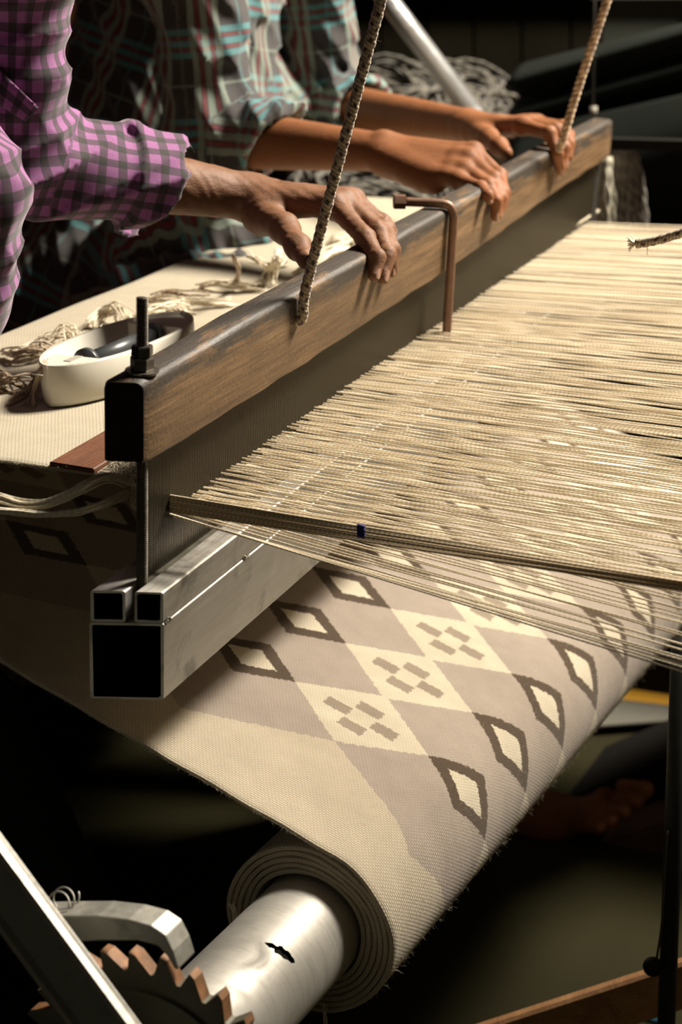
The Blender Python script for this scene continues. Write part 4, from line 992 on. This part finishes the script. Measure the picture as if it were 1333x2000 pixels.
pa, pb_ = onY(1329, 1290, 1.50), onY(1302, 2010, 1.50); dd = nz(pb_-pa); m = M().tube([pa-dd*.02, pb_+dd*.10], .0085, 20); wb(m, 'post_tube', simple('black_paint', (.012, .013, .012), .45), post)
c = onY(1276, 1888, 1.49); m = M(); m.grid([[c+.0095*np.array([math.sin(a)*math.cos(b), math.sin(a)*math.sin(b), math.cos(a)]) for b in np.linspace(0, 2*math.pi, 16)] for a in np.linspace(0.01, math.pi-.01, 10)]); wb(m, 'clamp_knob', black_m, post)
m = M(); m.tube(bez([onY(1306, 1622, 1.49), onY(1300, 1700, 1.49), onY(1294, 1800, 1.49), onY(1284, 1870, 1.49)], 40), .0012, 6); wb(m, 'tie_wire', steel_dark, post)
pp = onZ(1262, 1352, .02); m = M(); sheet = simple('grey_paper', (.10, .094, .075), .7, 0, 6, .1); yel = simple('yellow_print', (.50, .26, .02), .6, 0, 20, .1)
tray = wthing('printed_sheet', 'grey sheet with a yellow stripe lying on the floor past the cloth', 'sheet', tuple(pp)); 
q = [onZ(px, py, .02) for px, py in ((1150, 1300), (1400, 1290), (1400, 1400), (1130, 1420))]; m.add(q+[p-np.array([0, 0, .003]) for p in q], [(0, 1, 2, 3), (7, 6, 5, 4), (0, 4, 5, 1), (1, 5, 6, 2), (2, 6, 7, 3), (3, 7, 4, 0)]); clean(wb(m, 'paper', sheet, tray))
q = [onZ(px, py, .0205) for px, py in ((1208, 1338), (1400, 1356), (1400, 1388), (1210, 1366))]; m = M(); m.add(q+[p+np.array([0, 0, .0008]) for p in q], [(0, 1, 2, 3), (7, 6, 5, 4), (0, 4, 5, 1), (1, 5, 6, 2), (2, 6, 7, 3), (3, 7, 4, 0)]); clean(wb(m, 'yellow_stripe', yel, tray))
bb = M(); c = onZ(1280, 1985, .02); bb.obox(c+np.array([0, 0, .0]), ([1, 0, 0], [0, 1., 0], [0, 0, 1.]), (.018, .012, .008)); o = bb.build('blue_scrap', simple('blue_plastic', (.02, .09, .14), .5)); bv = o.modifiers.new('b', 'BEVEL'); bv.width = .006
tag(o, 'small blue scrap on the floor at the lower right corner', 'scrap')

# ================================================================== BACKGROUND
pa, pb_ = onY(735, -30, 2.95), onY(932, 232, 2.95); d = nz(pb_-pa)
m = M().tube([pa-d*1.3, pb_+d*.55], .0175, 24); tag(m.build('metal_pole', metal('pole_metal', (.85, .84, .82), .30, (4, 4, 4), .05)), 'slanting grey metal pole behind the plaid shirt', 'pole')
# brown boarded panel behind the first weaver
pn = wthing('plank_panel', 'dark orange-brown boarded panel behind the two weavers', 'panel', (-2.3, 3.3, 0))
c0 = onY(80, 120, 3.3)
for k in range(7):
    z = c0[2]-.45+.12*k; o = wb(M().box(c0[0]-.10, c0[0]+.33, 3.3, 3.32, z, z+.112), 'board', wood('panel_wood', (.08, .024, .008), (.20, .06, .016), (.30, .10, .028), (3, 30, 14)) if k == 0 else bpy.data.materials['panel_wood'], pn)
wb(M().box(c0[0]-.12, c0[0]-.10, 3.3, 3.34, 0, 1.9), 'post', dark_wood, pn); wb(M().box(c0[0]+.33, c0[0]+.35, 3.3, 3.34, 0, 1.9), 'post', dark_wood, pn)
# skeins
def skein(c, rad, axis, n, label, mat, th=.018, flat=.6, seed=0):
    rr = random.Random(seed); m = M(); ax = nz(axis); e1_ = nz(np.cross(ax, [0.1, .2, 1.])); e2_ = np.cross(ax, e1_)
    for k in range(n):
        o = np.array([rr.gauss(0, 1) for _ in range(3)])*th; pts = []; ph = rr.random()*6
        for a in np.linspace(0, 2*math.pi, 17):
            R__ = rad*(1+.07*math.sin(3*a+ph)); pts.append(c+o+e1_*R__*math.cos(a)+e2_*R__*flat*math.sin(a)+ax*th*.7*math.sin(2*a+ph))
        m.tube(pts, .0040, 5, caps=False, v0=rr.random())
    return tag(m.build('yarn_skein', mat), label, 'skein', 'grey-beige skeins behind the weavers')
sk_m = yarn_mat('skein_yarn', (.025, .022, .016), (.14, .125, .095), .02)
for i, (px, py, y, r, ax, lab) in enumerate([(715, 385, 2.75, .075, (1, -1, 1), 'round grey-beige yarn skein just behind the middle forearm'), (775, 400, 2.8, .07, (0, -1, .6), 'grey-beige yarn skein right below the plaid weaver\'s near wrist'),
    (735, 425, 2.65, .06, (.4, -1, .3), 'lowest small grey yarn skein behind the wooden bar'), (820, 205, 3.15, .10, (0, -.5, 1), 'grey yarn skein in front of the foot of the metal pole'),
    (755, 212, 3.05, .085, (0, -.6, 1), 'grey yarn skein between the rope and the metal pole'), (880, 212, 3.2, .08, (.3, -.5, 1), 'rightmost grey yarn skein at the foot of the metal pole'), (680, 380, 2.9, .07, (1, -.6, .3), 'shadowed grey yarn skein left of the others behind the forearm')]):
    skein(onY(px, py, y), r, ax, 46, lab, sk_m, .02, .62, i)
tb = wthing('low_table', 'dark low table behind the weavers carrying yarn skeins', 'table', (-1.3, 3.0, 0))
tc = onY(800, 245, 3.15); wb(M().box(tc[0]-.45, tc[0]+.28, 2.98, 3.45, tc[2]-.03, tc[2]-.005), 'table_top', dark_wood, tb)
for x in (tc[0]-.42, tc[0]+.25):
    for y in (3.01, 3.42): wb(M().box(x-.02, x+.02, y-.02, y+.02, 0, tc[2]-.03), 'leg', dark_wood, tb)
tc = onY(740, 470, 2.75); tb2 = wthing('yarn_crate', 'dark wooden crate holding the skeins behind the bar', 'crate', (tc[0], 2.75, 0))
wb(M().box(tc[0]-.20, tc[0]+.13, 2.60, 2.95, tc[2]-.03, tc[2]-.01), 'lid', dark_wood, tb2); wb(M().box(tc[0]-.19, tc[0]+.12, 2.61, 2.94, 0, tc[2]-.03), 'box_body', dark_wood, tb2)
# hank and folded white cloth hanging beyond the reed
def hank(px0, py0, px1, py1, y, wdt, label, mat, name, n=46):
    a, b = onY(px0, py0, y), onY(px1, py1, y); m = M(); rr = random.Random(px0)
    for k in range(n):
        o = (k/n-.5)*2; x = wdt*math.sin(o*1.45); yo = .025*math.cos(o*1.45)*(1 if k % 2 else -1)
        pts = [a+(b-a)*u+np.array([x*(1-.55*(1-u)**2)*(1+.1*math.sin(u*3))+.004*math.sin(u*9+k), yo*(.5+.5*u), 0]) for u in np.linspace(0, 1, 12)]
        m.tube(pts, .0038, 5, v0=rr.random())
    return tag(m.build(name, mat), label, 'hank')
hank(1222, 292, 1224, 462, 2.62, .026, 'grey-brown yarn hank hanging past the far end of the reed', yarn_mat('hank_yarn', (.06, .055, .05), (.24, .21, .17), .02), 'yarn_hank')
hank(1186, 305, 1190, 462, 2.60, .010, 'pale strip of yarn hanging closest to the far end of the reed', yarn_mat('pale_hank', (.16, .15, .11), (.40, .37, .28), .02), 'yarn_hank', 24)
# dark folded cloths, cabinet and shelf on the far right
def drape(c, w_, h_, dep, nfold, mat, label, tilt=0, name='folded_cloth'):
    m = M(); G_ = []; G2 = []
    for v in np.linspace(0, 1, 40):
        row = []; r2 = []
        for u in np.linspace(0, 1, 30):
            z = h_*(.5-v)+tilt*(u-.5); y = -dep*(.35+.65*abs(math.sin(v*math.pi*nfold+u*.8)))*(1-.2*u); row.append(c+np.array([w_*(u-.5), y, z])); r2.append(c+np.array([w_*(u-.5), .0, z]))
        G_.append(row); G2.append(r2)
    m.grid(G_); m.grid(G2, flip=True, smooth=False)
    for (A, B_) in (([r[0] for r in G_], [r[0] for r in G2]), ([r[-1] for r in G_], [r[-1] for r in G2]), (G_[0], G2[0]), (G_[-1], G2[-1])): m.grid([A, B_])
    return tag(clean(m.build(name, mat)), label, 'cloth')
cl_m = simple('dark_teal_cloth', (.009, .011, .009), .85, 0, 12, .35, .002)
drape(onY(1265, 195, 3.05), .42, .22, .10, 4, cl_m, 'stack of dark greenish folded cloth beyond the far end of the bar', .10)
drape(onY(1320, 330, 3.0), .52, .24, .12, 1, simple('dark_cloth_smooth', (.006, .0075, .006), .8, 0, 12, .3), 'smooth dark cloth roll below the folded stack at the right', .12)
sb = wthing('cloth_stand', 'black stand carrying the dark cloths at the right', 'stand', (-.6, 3.1, 0)); q = onY(1320, 420, 3.0)
wb(M().box(q[0]-.26, q[0]+.5, 2.86, 3.3, 0, q[2]-.05), 'stand_body', black_m, sb)
hr = onY(1175, 288, 2.62); wb(M().box(hr[0]-.05, hr[0]+.22, 2.605, 2.635, hr[2]+.0, hr[2]+.014), 'hank_rail', black_m, sb); wb(M().box(hr[0]+.20, hr[0]+.22, 2.62, 2.90, hr[2]+.0, hr[2]+.014), 'hank_rail', black_m, sb)
cab = wthing('dark_cabinet', 'nearly black cabinet with grooved doors behind the metal pole', 'cabinet', (-1.3, 4.2, 0)); q = onY(980, 100, 4.1)
wb(M().box(q[0]-.42, q[0]+.30, 4.1, 4.5, 0, q[2]+.16), 'cabinet_body', simple('cabinet_dark', (.012, .010, .005), .7, 0, 8, .4), cab)
for k in range(6): wb(M().box(q[0]-.41+.117*k, q[0]-.41+.117*k+.108, 4.085, 4.1, .1, q[2]+.10), 'door_slat', bpy.data.materials['cabinet_dark'], cab)
wb(M().box(q[0]-.46, q[0]+.6, 4.03, 4.5, q[2]+.16, q[2]+.20), 'cabinet_top', dark_wood, cab)
q = onY(1275, 70, 3.6); gp = wthing('grey_screen', 'dim grey-green screen panel at the top right, with a bluish right side', 'panel', (q[0], 3.6, 0))
wb(M().box(q[0]-.10, q[0]+.07, 3.6, 3.62, q[2]-.16, q[2]+.07), 'screen_panel', simple('grey_green', (.045, .05, .036), .8, 0, 6, .3), gp); wb(M().box(q[0]+.07, q[0]+.3, 3.59, 3.62, q[2]-.16, q[2]+.07), 'screen_panel', simple('grey_blue', (.028, .04, .045), .8, 0, 6, .3), gp)
wb(M().box(q[0]-.12, q[0]+.3, 3.585, 3.60, q[2]+.07, q[2]+.085), 'rail', simple('rail_grey', (.10, .10, .09), .6), gp)
for x in (q[0]-.11, q[0]+.29): wb(M().box(x-.01, x+.01, 3.60, 3.62, 0, q[2]-.16), 'post', black_m, gp)
a = onY(1157, 60, 2.9); b = onY(1160, 208, 2.9); m = M().tube([a+np.array([0, 0, .5]), b], .0016, 6); o = m.build('plumb_string', simple('string_grey', (.12, .12, .10), .8)); m = M().tube([b, b-np.array([0, 0, .014])], .006, 10); link('bob', m.mesh('bob', simple('bob_grey', (.22, .20, .16), .6)), o); tag(o, 'thin hanging string with a small bob above the far bar end', 'string')
